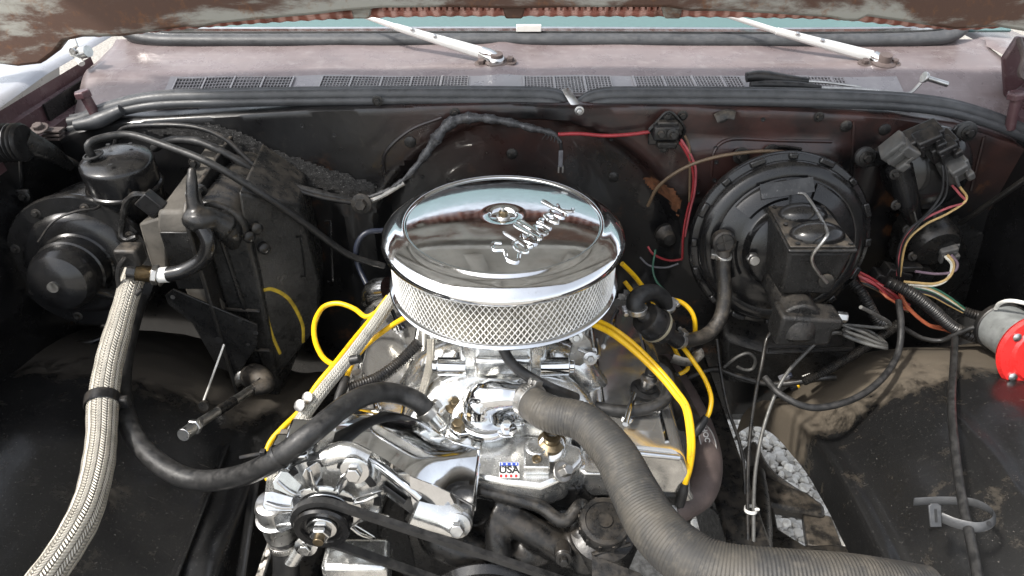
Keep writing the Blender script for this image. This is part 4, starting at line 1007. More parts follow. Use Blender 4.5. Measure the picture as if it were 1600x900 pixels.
# flat plate beyond, tapering down to the drain
W0 = V((-.437, 1.02, .9)); WN = V((1.21-1.02, -(-.27+.437), 0)).normalized()       # slanting side wall of the case
pp = [PP(a, b, W0, WN) for a, b in ((372, 300), (470, 318), (500, 440), (498, 510), (455, 565), (428, 600), (400, 480))]
mm = MB(); k = len(pp); mm.add(pp+[V((p.x-.02, 1.22, p.z)) for p in pp], [tuple(range(k)), tuple(range(k, 2*k))[::-1]]+[((i+1) % k, i, i+k, (i+1) % k+k) for i in range(k)]); mm.build('back_case', 'case_plastic', hb, .006, seg=3)
for (a, b, c, d) in ((462, 370, 478, 432), (508, 345, 520, 440)):
    q = [PP(*t_, W0-WN*-.001, WN) for t_ in ((a, b), (a+8, b), (c, d), (c-8, d))]; MB().tube(q, .0022, n=6, smooth=False, closed=False).build('stamped_outline', 'black_paint', hb)
for a, b in ((398, 355), (410, 386), (386, 368)):
    MB().lathe([(.010, 0), (.010, .012), (.006, .015)], frame(PP(a, b, W0, WN), (.6, -.7, .1)), 16).build('case_stud', 'black_metal', hb)
for i, (a, b) in enumerate(((300, 300), (290, 258))):
    MB().bolt(P(a+14, b-3, y=1.02+.1*i), (0, -1, .2), .006).build('flange_screw', 'black_metal', hb)
MB().box(P(304, 312, y=.99), (.018, .022, .035)).build('clip', 'steel', hb, .004)
MB().tube([PP(a, b, W0+WN*.0005, WN) for a, b in ((404, 456), (425, 452), (452, 468), (472, 505), (474, 535))], .0035, n=6, flat=.3, up=(0, 0, 1)).build('crayon_mark', 'yellow_mark', hb)
MB().tube([PP(a, b, W0+WN*.0005, WN) for a, b in ((414, 480), (424, 520), (438, 553))], .003, n=6, flat=.3, up=(0, 0, 1)).build('crayon_mark', 'yellow_mark', hb)
# slanting dusty duct to the blower
q = [P(216, 350, y=.99), P(258, 338, y=.985), P(262, 432, y=.98), P(248, 452, y=.98), P(228, 392, y=.985)]
mm = MB(); k = len(q); mm.add(q+[p+V((0.01, .10, 0)) for p in q], [tuple(range(k))[::-1], tuple(range(k, 2*k))]+[(i, (i+1) % k, (i+1) % k+k, i+k) for i in range(k)]); mm.build('duct', 'dust_top', hb, .004)
# lower bracket with holes, drain tube
q = [P(258, 462, y=.965), P(270, 452, y=.965), P(340, 482, y=.965), P(402, 508, y=.97), P(402, 540, y=.97), P(372, 585, y=.97), P(340, 575, y=.965), P(300, 505, y=.965), P(262, 475, y=.965)]
mm = MB(); k = len(q); mm.add(q+[p+V((0, .004, .0)) for p in q], [tuple(range(k))[::-1], tuple(range(k, 2*k))]+[(i, (i+1) % k, (i+1) % k+k, i+k) for i in range(k)]); bk = mm.build('bracket', 'black_metal', hb, .001)
for a, b, r in ((270, 464, .004), (375, 500, .004), (400, 520, .004), (342, 531, .007), (388, 538, .003)):
    MB().lathe([(r, 0), (r, .001), (0, .001)], frame(P(a, b, y=.9635), (0, -1, .0)), 14, cap1=False).build('bracket_hole', 'zinc' if (a, b) == (270, 464) else 'print_and_hole_black', bk)
MB().tube([P(350, 538, y=.95), P(333, 585, y=.91), P(316, 632, z=.89)], .0018, n=6).build('link_rod', 'white_plastic', hb)
MB().lathe([(.008, 0), (.008, .006)], frame(P(320, 632, z=.886), (0, -1, .2)), 14).build('rod_pivot', 'black_metal', hb)
MB().tube(PZ((400, 604, .82), (360, 630, .85), (312, 661, .88)), .0075, n=14).build('drain_pipe', 'steel', hb)
MB().tube(PZ((365, 627, .847), (340, 643, .863)), .0082, n=14).build('pipe_tape', 'black_metal', hb)
d0, d1 = P(306, 665, z=.885), P(286, 680, z=.895)
mm = MB().hexa(d0, d1-d0, .0125, .008); mm.cyl(d0.lerp(d1, .3), d1, .0098, n=18); mm.build('pipe_fitting', 'zinc', hb, .0006)
MB().tube([P(385, 585, y=1.0), P(405, 590, y=.95), P(415, 602, z=.82), P(395, 609, z=.825)], [.02, .024, .020, .011], n=14).build('drain_boot', 'black_dusty', hb)
MB().tube([P(370, 600, y=.975), P(378, 585, y=.975), P(386, 575, y=.98)], [.008, .013, .008], n=10).build('sealant', 'zinc', hb)
# elbow pipe with fittings and tar-like sealant
mm = MB(); mm.tube([P(300, 262, y=.985), P(300, 292, y=.97), P(302, 318, y=.96), P(312, 338, y=.955)], [.006, .009, .010, .014], n=10); mm.tube([P(292, 340, y=.955), P(312, 345, y=.95), P(330, 342, y=.96), P(352, 356, y=.97)], [.014, .021, .018, .024], n=12); mm.tube([P(340, 335, y=.975), P(358, 362, y=.975), P(366, 386, y=.98)], [.015, .022, .01], n=10)
se = mm.build('tar_sealant', 'black_metal', hb); remesh(se, .003, 3)
elb = thing('heater_pipe', 'black bent pipe with threaded nut joining the heater box to a hose', 'pipe', P(300, 415, y=.93))
MB().tube(PY((314, 352, .945), (326, 378, .935), (318, 404, .93), (290, 422, .925), (262, 429, .92), (250, 430, .92)), .0118, n=18).build('bend', 'black_paint', elb)
MB().tube(PY((263, 429, .92), (249, 430, .92)), .0123, n=18).build('bare_band', 'label_white', elb)
n0, n1 = P(247, 430, y=.92), P(200, 424, y=.915)
ax_ = (n1-n0).normalized()
MB().hexa(n0, ax_, .0165, .009).build('nut', 'steel', elb, .0008)
MB().tube([n0+ax_*.008+ax_*t*.012 for t in (0, 1, 2)], .0125, n=18, step=.0006, rfun=lambda s: 1+.05*math.sin(s*3500)).build('thread', 'brass', elb)
MB().cyl(n0+ax_*.03, n1, .0135, n=20).build('socket', 'black_paint', elb, .001)
MB().box(P(204, 398, y=.93), (.036, .03, .032)).build('relay_cap', 'black_dusty', elb, .005, seg=3)
# sensor plug with looped taped wire
pg = thing('sensor_plug', 'black square plug with taped wire loop on the dusty duct', 'plug', P(235, 320, y=1.0))
MB().box((0, 0, 0), (.030, .02, .034), Matrix.Translation(P(236, 318, y=1.0)) @ Matrix.Rotation(-.7, 4, 'Y')).build('plug_body', 'black_plastic', pg, .002)
MB().tube(PY((236, 306, 1.0), (212, 304, 1.0), (196, 318, 1.0), (192, 345, .995), (190, 368, .99), (200, 375, .985), (214, 370, .985)), .0052, n=8, rfun=lambda s: 1+.15*math.sin(s*300)).build('taped_wire', 'black_metal', pg)

# ================================================================== BLOWER MOTOR
b0, b1 = P(84, 448, y=.90), P(200, 352, y=1.17)
FB = frame(b0, b1-b0); L = (b1-b0).length
bl = thing('blower_motor', 'black cylindrical blower motor on its round housing below the canister', 'blower motor', (b0.x, b0.y+.05, b0.z-.1))
MB().lathe([(.0, .0), (.012, .0), (.030, .003), (.044, .010), (.050, .022), (.052, .030), (.052, .048), (.055, .050), (.055, .075), (.058, .078)], FB, 48, cap0=False).build('motor_can', 'black_paint', bl, smooth=35)
MB().lathe([(.0085, -.004), (.0085, .0), (.014, .002)], FB, 20).build('shaft_cap', 'steel', bl)
MB().lathe([(.058, .078), (.078, .078), (.085, .082), (.090, .088), (.115, .090), (.118, .095), (.118, .103), (.112, .106), (.113, L*.6), (.105, L)], FB, 64).build('housing', 'black_paint', bl, smooth=35)
for kk in range(8):
    R = FB @ Matrix.Rotation(kk*math.pi/4+.3, 4, 'Z'); MB().bolt(R @ V((.101, 0, .0895)), FB.to_3x3() @ V((0, 0, -1)), .0045).build('housing_screw', 'black_dusty', bl)
MB().tube(PY((118, 447, .93), (140, 452, .935), (172, 460, .95), (200, 464, .96)), .0095, n=14).build('cooling_tube', 'black_paint', bl)
MB().tube(PY((60, 378, .955), (85, 345, .97), (120, 330, .985), (150, 326, 1.0), (160, 315, 1.02)), .0022, n=6).build('motor_wire', 'black_plastic', bl)
# ================================================================== VACUUM CANISTER
cz = P(181, 250, y=1.06); cn = thing('vacuum_canister', 'glossy black round vacuum canister with a hose in its top', 'canister', cz-V((0, 0, .085)))
FC = frame(cz, (.02, -.10, 1))
MB().lathe([(.040, -.10), (.053, -.088), (.0545, -.05), (.0585, -.048), (.0585, -.044), (.0555, -.042), (.0565, -.006), (.0555, -.001), (.052, .002), (.035, .007), (.0, .009)], FC, 64, cap1=False).build('can', 'black_paint', cn, smooth=45)
MB().lathe([(.0592, -.049), (.0602, -.046), (.0592, -.043)], FC, 64, cap0=False, cap1=False).build('bead', 'black_dusty', cn)
MB().lathe([(.016, 0), (.016, .0015), (.013, .002), (.013, -.001), (0, -.001)], FC @ Matrix.Translation((-.028, -.008, .0125)) @ Matrix.Rotation(-.15, 4, 'Y'), 28, cap1=False).build('port', 'print_and_hole_black', cn)
for a in (1.2, 2.2, 5.0): MB().lathe([(.0035, 0), (.0035, .001), (0, .001)], FC @ Matrix.Translation((.036*math.cos(a), .036*math.sin(a), .0112)), 12, cap1=False).build('vent_hole', 'print_and_hole_black', cn)
pt = FC @ V((-.028, -.008, .0))
tube_thing('vacuum_hose', [pt, pt+V((-.002, -.002, .03)), P(165, 214, y=1.07), P(205, 211, y=1.08), P(260, 228, y=1.06), P(330, 256, y=1.03), P(410, 304, y=1.04), P(480, 352, y=1.07), P(545, 398, y=1.10), P(600, 416, y=1.12)], .0062, 'rubber', 'black vacuum hose curving out of the canister top to behind the air cleaner', 'hose')
tube_thing('vacuum_line', PY((178, 232, 1.20), (190, 203, 1.19), (230, 196, 1.17), (300, 198, 1.16), (350, 216, 1.15), (390, 252, 1.14), (430, 283, 1.14), (500, 308, 1.15), (575, 320, 1.17)), .0045, 'black_plastic', 'thin glossy black line looping over the grainy sealer', 'hose')
tube_thing('wiring_loom', PY((240, 232, 1.19), (265, 220, 1.18), (310, 222, 1.16), (360, 244, 1.15), (420, 278, 1.15), (500, 303, 1.16), (570, 318, 1.18)), .0075, 'rubber', 'taped black wiring loom under the glossy line along the firewall', 'loom', rfun=lambda s: 1+.08*math.sin(s*140))
mm = MB().bolt(P(565, 318, y=1.16), (0, -1, .2), .011, .012); tag(mm.build('loom_clip', 'black_dusty'), 'dull bolted clip holding the loom end behind the air cleaner', 'clip')
tube_thing('clear_hose', PY((600, 360, 1.14), (572, 364, 1.13), (557, 385, 1.12), (560, 415, 1.11), (574, 446, 1.08)), .0052, M['w_blue'], 'thin slate blue hose beside the air cleaner', 'hose')
dc = thing('distributor_cap_cover', 'rounded chrome cover at the engine rear below the air cleaner', 'cover', P(590, 462, y=1.0))
MB().tube(PY((575, 470, 1.02), (590, 456, 1.0), (608, 452, .99)), [.014, .024, .022], n=16).build('shell', 'chrome_worn', dc)

# ================================================================== LEFT HOSES
bs = thing('braided_hose', 'wide braided steel sleeve hose running down over the dark wheelhouse', 'hose', P(160, 640, y=.85))
bp = PZ((214, 418, 1.05), (203, 450, 1.035), (186, 510, 1.0), (170, 570, .975), (161, 630, .955), (158, 690, .945), (150, 745, .942), (134, 800, .945), (108, 850, .95), (70, 905, .955), (40, 945, .96))
MB().tube(bp, [.0165, .0175, .019, .020, .0205, .0195, .0195, .0195, .0195, .0195], n=28, step=.004, rfun=lambda s: 1+.02*math.sin(s*60)+.012*math.sin(s*170)).build('sleeve', 'braid_steel', bs, smooth=80)
q = P(160, 627, z=.956); dirn = (bp[5]-bp[3]).normalized()
MB().lathe([(.0225, -.009), (.0235, -.008), (.0235, .008), (.0225, .009)], frame(q, dirn), 28, cap0=False, cap1=False).build('strap', 'black_plastic', bs)
MB().box(P(186, 628, z=.95), (.030, .012, .018)).build('strap_bridge', 'black_plastic', bs, .003)
for kk in range(2):
    MB().tube([P(195+3*kk, 402, y=.915), P(184+2*kk, 420, y=.91), P(186+2*kk, 450+3*kk, y=.905), P(205, 464+3*kk, y=.90), P(222, 452, y=.905)], .0028, n=8).build('tie_loop', 'black_plastic', bs)
hh = thing('heater_hose', 'long black rubber heater hose sweeping from the manifold towards the blower motor', 'hose', P(350, 750, z=.85))
hpz = [P(672, 650, z=.935), P(656, 630, z=.955), P(625, 616, z=.97), P(585, 614, z=.995), P(540, 634, z=1.015), P(490, 674, z=1.02), P(430, 718, z=.99), P(380, 742, z=.95), P(320, 751, z=.915), P(270, 738, z=.912), P(225, 702, z=.918), P(198, 655, z=.922), P(190, 600, z=.925), P(196, 545, z=.935), P(208, 495, z=.95), P(222, 455, z=.97)]
MB().tube(hpz, .0142, n=20, step=.005).build('hose_body', 'rubber', hh)
clamp_ring(hh, hpz[0].lerp(hpz[1], .25), hpz[1]-hpz[0], .0150, .012, scr=.6)
MB().tube([hpz[0]+(hpz[0]-hpz[1])*.9, hpz[0].lerp(hpz[1], .3)], .0125, n=18).build('nipple', 'alu', hh)
zt = thing('zip_tie', 'black zip tie with loose tail round the heater hose', 'zip tie', P(415, 722, z=.95))
MB().lathe([(.0152, -.002), (.0165, -.002), (.0165, .002), (.0152, .002)], frame(hpz[6].lerp(hpz[5], .1), hpz[5]-hpz[6]), 24, cap0=False, cap1=False).build('loop', 'black_plastic', zt)
MB().tube([P(414, 708, z=1.0), P(400, 710, z=1.0), P(374, 715, z=1.0)], .0022, n=6, flat=.5).build('tail', 'black_plastic', zt)
MB().box(P(411, 707, z=1.0), (.007, .007, .008)).build('head', 'black_plastic', zt, .001)
# sleeve of plug wires and yellow leads on the left
tube_thing('braided_sleeve', [P(616, 462, z=1.02), P(590, 500, z=1.0), P(545, 560, z=.985), P(495, 622, z=.965), P(455, 680, z=.935), P(432, 730, z=.91), P(424, 775, z=.885)], .0092, 'braid_cloth', 'pale woven sleeve running down beside the yellow plug leads', 'sleeve', n=18)
def lead(pts, label, r=.0042):
    o = tube_thing('plug_lead', pts, r, 'yellow', label, 'plug lead', n=12, step=.004)
    d = (pts[-1]-pts[-2]).normalized()
    MB().tube([pts[-1]-d*.012, pts[-1], pts[-1]+d*.012, pts[-1]+d*.03], [.0055, .0078, .0078, .0066], n=14, step=.003).build('boot', 'rubber', o)
    return o
lead([P(607, 463, z=1.02), P(585, 492, z=1.0), P(555, 528, z=.99), P(525, 566, z=.985), P(495, 602, z=.97), P(470, 640, z=.95), P(442, 668, z=.925), P(423, 690, z=.91), P(415, 715, z=.90), P(416, 742, z=.89), P(427, 760, z=.885)], 'long straight yellow plug lead along the pale woven sleeve')
lead([P(590, 487, z=.995), P(572, 495, z=.985), P(553, 482, z=.985), P(528, 474, z=.985), P(505, 480, z=.98), P(492, 503, z=.975), P(492, 530, z=.97), P(503, 556, z=.97), P(520, 569, z=.975), P(534, 566, z=.98)], 'yellow plug lead looping out wide beside the heater box')
lead([P(640, 492, z=1.01), P(610, 510, z=.985), P(575, 537, z=.96), P(552, 565, z=.945), P(538, 600, z=.93)], 'short yellow plug lead crossing the valve cover near the heater box')
mm = thing('lead_clip', 'grey twin clip holding the yellow lead to the woven sleeve', 'clip', P(473, 630, z=.95))
for a, b in ((482, 622), (470, 634)): MB().lathe([(.0085, 0), (.0085, .004), (.006, .005)], frame(P(a, b, z=.972), (-.3, -.6, .7)), 18).build('clip_disc', 'steel', mm)
tube_thing('ribbed_loom', [P(655, 535, z=.99), P(625, 565, z=.965), P(590, 590, z=.955), P(545, 607, z=.95)], .0085, 'black_plastic', 'ribbed black loom crossing the valve cover near the heater box', 'loom', n=14, step=.001, rfun=lambda s: 1+.09*math.sin(s*2*math.pi/.004))
tube_thing('braided_fuel_line', [P(674, 530, z=.99), P(672, 565, z=.965), P(664, 600, z=.955), P(654, 635, z=.93)], .0062, 'braid_steel', 'thin braided steel fuel line beside the carburetor', 'hose', n=14)
tube_thing('bypass_hose', [P(784, 540, z=1.03), P(798, 566, z=1.012), P(825, 588, z=.995), P(860, 606, z=.975), P(900, 622, z=.94)], .0080, 'rubber', 'thin black hose from under the air cleaner to the manifold', 'hose', n=14)

# ================================================================== BRAKE BOOSTER
bc = P(1219, 378, y=1.10); bax = V((0, -.975, .22)).normalized(); FBo = frame(bc, bax, (1, 0, 0))
bo = thing('brake_booster', 'large round black brake booster drum on the firewall', 'brake booster', bc-V((0, -.03, .16)))
MB().lathe([(.08, -.10), (.135, -.08), (.150, -.045), (.155, -.02), (.1635, -.014), (.1645, -.006), (.161, .0), (.152, .003), (.147, .003)], FBo, 96, cap1=False).build('rear_shell', 'black_paint', bo, smooth=40)
MB().lathe([(.150, -.002), (.151, .008), (.146, .016), (.138, .021), (.128, .0225), (.124, .022), (.118, .026), (.092, .034), (.080, .036), (.076, .040), (.072, .052), (.060, .058), (.0, .060)], FBo, 96, cap0=False, cap1=False).build('front_shell', 'black_paint', bo, smooth=40)
for kk in range(16):
    a = kk*math.pi/8; R = FBo @ Matrix.Rotation(a, 4, 'Z'); MB().box((.157, 0, .003), (.012, .028 if kk % 2 else .016, .008), R).build('crimp_tab', 'black_paint', bo, .003)
for a0, a1 in ((.5, 1.25), (1.7, 2.5), (3.0, 3.7), (-.55, .15)):
    mm = MB(); rr = []
    for r, z in ((.088, .0355), (.094, .0385), (.118, .031), (.122, .0255)): rr.append([FBo @ V((r*math.cos(a0+(a1-a0)*i/10), r*math.sin(a0+(a1-a0)*i/10), z)) for i in range(11)])
    mm.grid(rr); mm.build('stamped_panel', 'black_paint', bo)
R = FBo @ Matrix.Rotation(1.72, 4, 'Z')
MB().grid([[R @ V((.098+.024*i/4, .045-.09*j/8, .0415-.0085*i/4)) for j in range(9)] for i in range(5)]).build('worn_label', pbr('worn_dark_label', (.03, .03, .03), .4, 0, .4, 60, .1, .3, 200, spots=(.22, .21, .2), spot_amt=.7, sscale=120), bo)
q = P(1131, 378, y=1.055)
cv = MB().lathe([(.020, -.012), (.0215, 0), (.020, .008), (.0165, .010), (.0155, .006), (0, .006)], frame(q, (-.05, -1, .3)), 28, cap1=False).build('check_valve', 'black_dusty', bo)
for rot in (0, 1.57): MB().box((0, 0, .0072), (.029, .003, .003), frame(q, (-.05, -1, .3)) @ Matrix.Rotation(rot+.3, 4, 'Z')).build('valve_cross', 'black_dusty', cv)
for sx in (-1, 1):
    q = P(1220+sx*46, 402, y=1.035) if sx < 0 else P(1290, 425, y=1.03)
    mm = MB().lathe([(.009, 0), (.0085, .02)], frame(q, bax), 12); mm.hexa(q+bax*.002, bax, .011, .010); mm.build('mount_stud', 'steel', bo, .0005)
# vacuum hose with clamp to the check valve on the engine
vh = thing('booster_hose', 'thick black hose hanging from the brake booster to the vacuum filter', 'hose', P(1120, 500, y=.98))
vp_ = PY((1130, 392, 1.045), (1130, 425, 1.03), (1132, 460, 1.01), (1126, 495, .99), (1108, 520, .97), (1085, 530, .95), (1058, 532, .93))
MB().tube(vp_, .0125, n=20).build('hose_body', 'black_dusty', vh)
clamp_ring(vh, P(1130, 400, y=1.042), (0, .2, -1), .0128, .010, scr=3.4, mat='zinc')
clamp_ring(vh, P(1062, 532, y=.932), vp_[-1]-vp_[-2], .0130, .011, scr=1.0, mat='zinc')
vf = thing('vacuum_filter', 'black barrel shaped vacuum filter with pale band beside the air cleaner', 'filter', P(1030, 515, y=.90))
f0, f1 = P(1003, 492, y=.905), P(1060, 534, y=.925)
MB().lathe([(.009, 0), (.011, .006), (.024, .008), (.026, .012), (.026, .036), (.029, .037), (.029, .043), (.026, .044), (.025, .058), (.018, .064), (.013, .066), (.013, (f1-f0).length)], frame(f0, f1-f0), 36).build('barrel', 'black_plastic', vf, smooth=40)
MB().lathe([(.0292, .037), (.0302, .040), (.0292, .043)], frame(f0, f1-f0), 36, cap0=False, cap1=False).build('band', pbr('dull_gold_band', (.30, .27, .19), .5, .3, .15), vf)
MB().lathe([(.0085, 0), (.0085, .020)], frame(f0-(f1-f0).normalized()*.018, f1-f0), 16).build('nozzle', 'dust_top', vf)
sh = thing('short_hose', 'short grey rubber hose elbow arching above the vacuum filter', 'hose', P(1020, 470, y=.92))
MB().tube(PY((996, 488, .90), (992, 472, .905), (1003, 460, .92), (1022, 458, .94), (1036, 468, .95), (1038, 482, .955)), .0145, n=18).build('hose_body', 'rubber', sh)
clamp_ring(sh, P(995, 483, y=.90), V((-.1, 0, 1)), .0150, .009, scr=3.2, mat='zinc')
clamp_ring(sh, P(1040, 478, y=.955), V((0, .1, -1)), .0150, .009, scr=-.6, mat='zinc')

# ================================================================== MASTER CYLINDER
mc = thing('master_cylinder', 'boxy black brake master cylinder with domed lid and wire bail', 'master cylinder', (.48, 1.0, .93))
mm = MB()
mm.add([(.432, .935, 1.088), (.532, .935, 1.088), (.532, 1.068, 1.088), (.438, 1.068, 1.088), (.440, .948, 1.0), (.524, .948, 1.0), (.522, 1.06, .985), (.446, 1.06, .985)],
       [(0, 1, 2, 3), (7, 6, 5, 4), (4, 5, 1, 0), (5, 6, 2, 1), (6, 7, 3, 2), (7, 4, 0, 3)]); mm.build('reservoir', 'black_grainy', mc, .006, seg=3)
MB().cyl((.478, 1.10, .975), (.472, .92, .965), .033, n=28).build('cylinder_bore', 'black_grainy', mc, .004)
MB().prism([(-.040, -.03), (.050, -.03), (.050, .0), (.062, .004), (.062, .022), (-.040, .03)], .05, Matrix.Translation((.475, .955, .955)) @ Matrix(((1, 0, 0, 0), (0, 0, -1, 0), (0, 1, 0, 0), (0, 0, 0, 1)))).build('outlet_block', 'black_grainy', mc, .006, seg=3)
MB().lathe([(.036, 0), (.036, .01), (.030, .03), (.018, .036)], frame((.472, .935, .958), (0, -.5, -.9)), 24).build('lower_boss', 'black_grainy', mc)
MB().hexa((.536, .93, .968), (1, -.2, 0), .009, .016).build('line_nut', 'zinc', mc, .0006)
lp_ = [(.428, .930), (.536, .930), (.536, 1.072), (.434, 1.072)]
ld = MB().prism(lp_, .007, Matrix.Translation((0, 0, 1.089))).build('lid', 'black_metal', mc, .003)
MB().prism([(x*.94+.48*.06, y*.94+1.0*.06) for x, y in lp_], .004, Matrix.Translation((0, 0, 1.096))).build('lid_step', 'black_dusty', ld, .0015)
for y, r, h in ((.968, .040, .022), (1.035, .037, .020)):
    mm = MB(); rows_ = []
    for i in range(9):
        t = i/8*math.pi/2; rows_.append((r*math.cos(t) if i < 8 else 0, 1.0995+h*math.sin(t)))
    mm.lathe(rows_, Matrix.Translation((.484, y, 0)) @ Matrix.Diagonal((1.1, .72, 1, 1)), 40, cap1=False); mm.build('lid_dome', 'black_paint', ld, smooth=60)
for x, y in ((.444, .94), (.526, .94), (.445, 1.06), (.526, 1.06), (.444, 1.0)): MB().bolt((x, y, 1.0995), (0, 0, 1), .004, .003, False).build('lid_rivet', 'black_metal', ld)
MB().tube([P(1248, 302, y=1.07), P(1258, 304, y=1.06), P(1275, 328, y=1.02), P(1292, 360, y=.95), P(1290, 372, y=.925), P(1270, 398, y=.925), P(1270, 412, y=.925), P(1280, 428, y=.928), P(1292, 442, y=.932)], .0027, n=10).build('bail_wire', 'steel', mc)
MB().lathe([(.012, 0), (.012, .003), (.009, .004)], frame(P(1290, 438, y=.938), (0, -1, .1)), 20).build('bail_pivot', 'black_dusty', mc)
# brake lines
M['line_grey'] = pbr('dull_grey_line', (.10, .098, .092), .45, .3, .3, 60, .1)
def line(pts, label, r=.0032, mat='black_metal', nm='brake_line', cat='brake line'): return tube_thing(nm, pts, r, mat, label, cat, n=10, step=.004)
line(PY((1263, 512, .945), (1250, 526, .95), (1238, 530, .955), (1222, 518, .965), (1210, 515, .97), (1198, 530, .965), (1190, 570, .93), (1180, 620, .90), (1172, 680, .86), (1168, 760, .80), (1170, 930, .68)), 'black brake line bending down under the master cylinder outlet')
coil = []
for kk in range(3):
    coil += [P(1318, 508+kk*7, y=1.0-.02*kk), P(1350, 520+kk*8, y=.985-.02*kk), P(1385, 538+kk*3, y=.98-.02*kk), P(1358, 518+kk*8, y=1.02-.02*kk)]
line([P(1345, 480, y=.935), P(1365, 490, y=.95), P(1390, 505, y=.98), P(1378, 512, y=1.0)]+coil+[P(1310, 520, y=.98), P(1285, 528, y=.97), P(1255, 555, y=.95), P(1225, 590, y=.92), P(1202, 640, y=.885), P(1186, 700, y=.84), P(1178, 770, y=.79), P(1178, 930, y=.68)], 'grey brake line coiled beside the master cylinder', mat='line_grey')
line(PY((1120, 530, 1.0), (1126, 580, .97), (1138, 640, .93), (1155, 690, .90), (1163, 740, .86), (1166, 930, .72)), 'black fuel line running down past the header', nm='fuel_line', cat='fuel line')
mm = thing('line_clip', 'pale zip tie binding the brake lines together', 'zip tie', P(1173, 795, z=.85)); MB().lathe([(.010, -.003), (.011, -.003), (.011, .003), (.010, .003)], frame(P(1173, 796, y=.775), (0, .3, 1)), 20, cap0=False, cap1=False).build('loop', 'white_plastic', mm); MB().box(P(1183, 796, y=.768), (.008, .004, .004)).build('head', 'white_plastic', mm, .001)
MB_ = MB().tube(PY((1112, 793, .80), (1128, 806, .80), (1150, 806, .79), (1166, 796, .78)), .003, n=8); tag(MB_.build('sensor_wire', 'black_plastic'), 'thin black wire sagging below the brown header', 'wire')
line(PY((1130, 575, 1.06), (1142, 565, 1.06), (1155, 556, 1.06), (1170, 552, 1.06), (1180, 562, 1.06), (1176, 576, 1.06), (1163, 578, 1.06), (1152, 573, 1.06)), 'grey steel line curled in a small hook by the frame', mat='line_grey')
tube_thing('transmission_rod', PY((1070, 592, 1.06), (1115, 577, 1.06), (1150, 587, 1.04), (1210, 600, 1.02), (1290, 590, 1.0), (1305, 590, 1.0)), .006, 'black_metal', 'black rod with free end crossing behind the brake lines', 'rod')
# frame bracket under booster
fb = thing('frame_bracket', 'heavy black stamped bracket on the frame below the brake booster', 'bracket', (.50, 1.10, .75))
mm = MB(); q = [P(1130, 525, y=1.13), P(1200, 545, y=1.10), P(1300, 545, y=1.10), P(1345, 565, y=1.10), P(1345, 590, y=1.10), P(1230, 610, y=1.10), P(1130, 600, y=1.12)]
k = len(q); mm.add(q+[p+V((0, .07, .03)) for p in q], [tuple(range(k))[::-1], tuple(range(k, 2*k))]+[(i, (i+1) % k, (i+1) % k+k, i+k) for i in range(k)]); mm.build('plate', 'black_grainy', fb, .012, seg=3)
MB().tube(PY((1200, 548, 1.098), (1250, 548, 1.095), (1330, 545, 1.095)), .006, n=8).build('folded_edge', 'black_grainy', fb)

# ================================================================== YELLOW LEADS, RIGHT SIDE
for off, lab in ((0, 'upper of two yellow plug leads sweeping along the valve cover towards the brown header'), (1, 'lower of two yellow plug leads sweeping along the valve cover towards the brown header')):
    lead([P(925, 498+8*off, z=1.02), P(955, 512+9*off, z=.99), P(990, 538+10*off, z=.965), P(1030, 578+8*off, z=.945), P(1058-3*off, 612+4*off, z=.93), P(1075-4*off, 640, z=.915), P(1082-4*off, 690, z=.88), P(1078-2*off, 730, z=.84), P(1068, 762+3*off, z=.80)], lab, .0046)
lead([P(972, 412, y=.99), P(990, 430, y=1.0), P(1012, 455, y=1.0), P(1040, 466, y=1.0), P(1066, 473, y=1.0), P(1083, 492, y=.99), P(1086, 520, y=.98), P(1078, 545, y=.97)], 'yellow plug lead rising from behind the air cleaner towards the booster')
lead([P(1012, 455, y=1.02), P(1030, 490, y=1.0), P(1058, 530, y=.97), P(1080, 560, y=.94), P(1100, 590, y=.92), P(1111, 620, y=.90), P(1108, 645, y=.88), P(1098, 660, y=.87)], 'yellow plug lead dropping behind the brown header')
lead([P(976, 440, y=1.04), P(1000, 470, y=1.03), P(1030, 500, y=1.02), P(1062, 560, y=1.0), P(1075, 575, y=.98), P(1052, 590, y=.97)], 'yellow plug lead hidden partly by the vacuum filter', .004)
mm = thing('lead_bracket', 'thin steel bracket carrying the yellow leads beside the valve cover', 'bracket', P(1075, 555, y=.95)); MB().tube(PY((1050, 560, .955), (1075, 566, .95), (1092, 556, .95), (1088, 548, .95)), .010, n=6, flat=.2, up=(0, 0, 1)).build('strap', 'steel', mm)
br_h = thing('breather_hose', 'black hose curving from the valve cover breather to under the radiator hose', 'hose', pcv_r)
MB().tube([pcv_r, pcv_r+V((.005, .005, .015)), P(1040, 583, z=.925), P(1046, 606, z=.915), P(1035, 628, z=.905), P(1005, 640, z=.90), P(965, 642, z=.90), P(930, 636, z=.90)], .0095, n=16).build('hose_body', 'rubber', br_h)

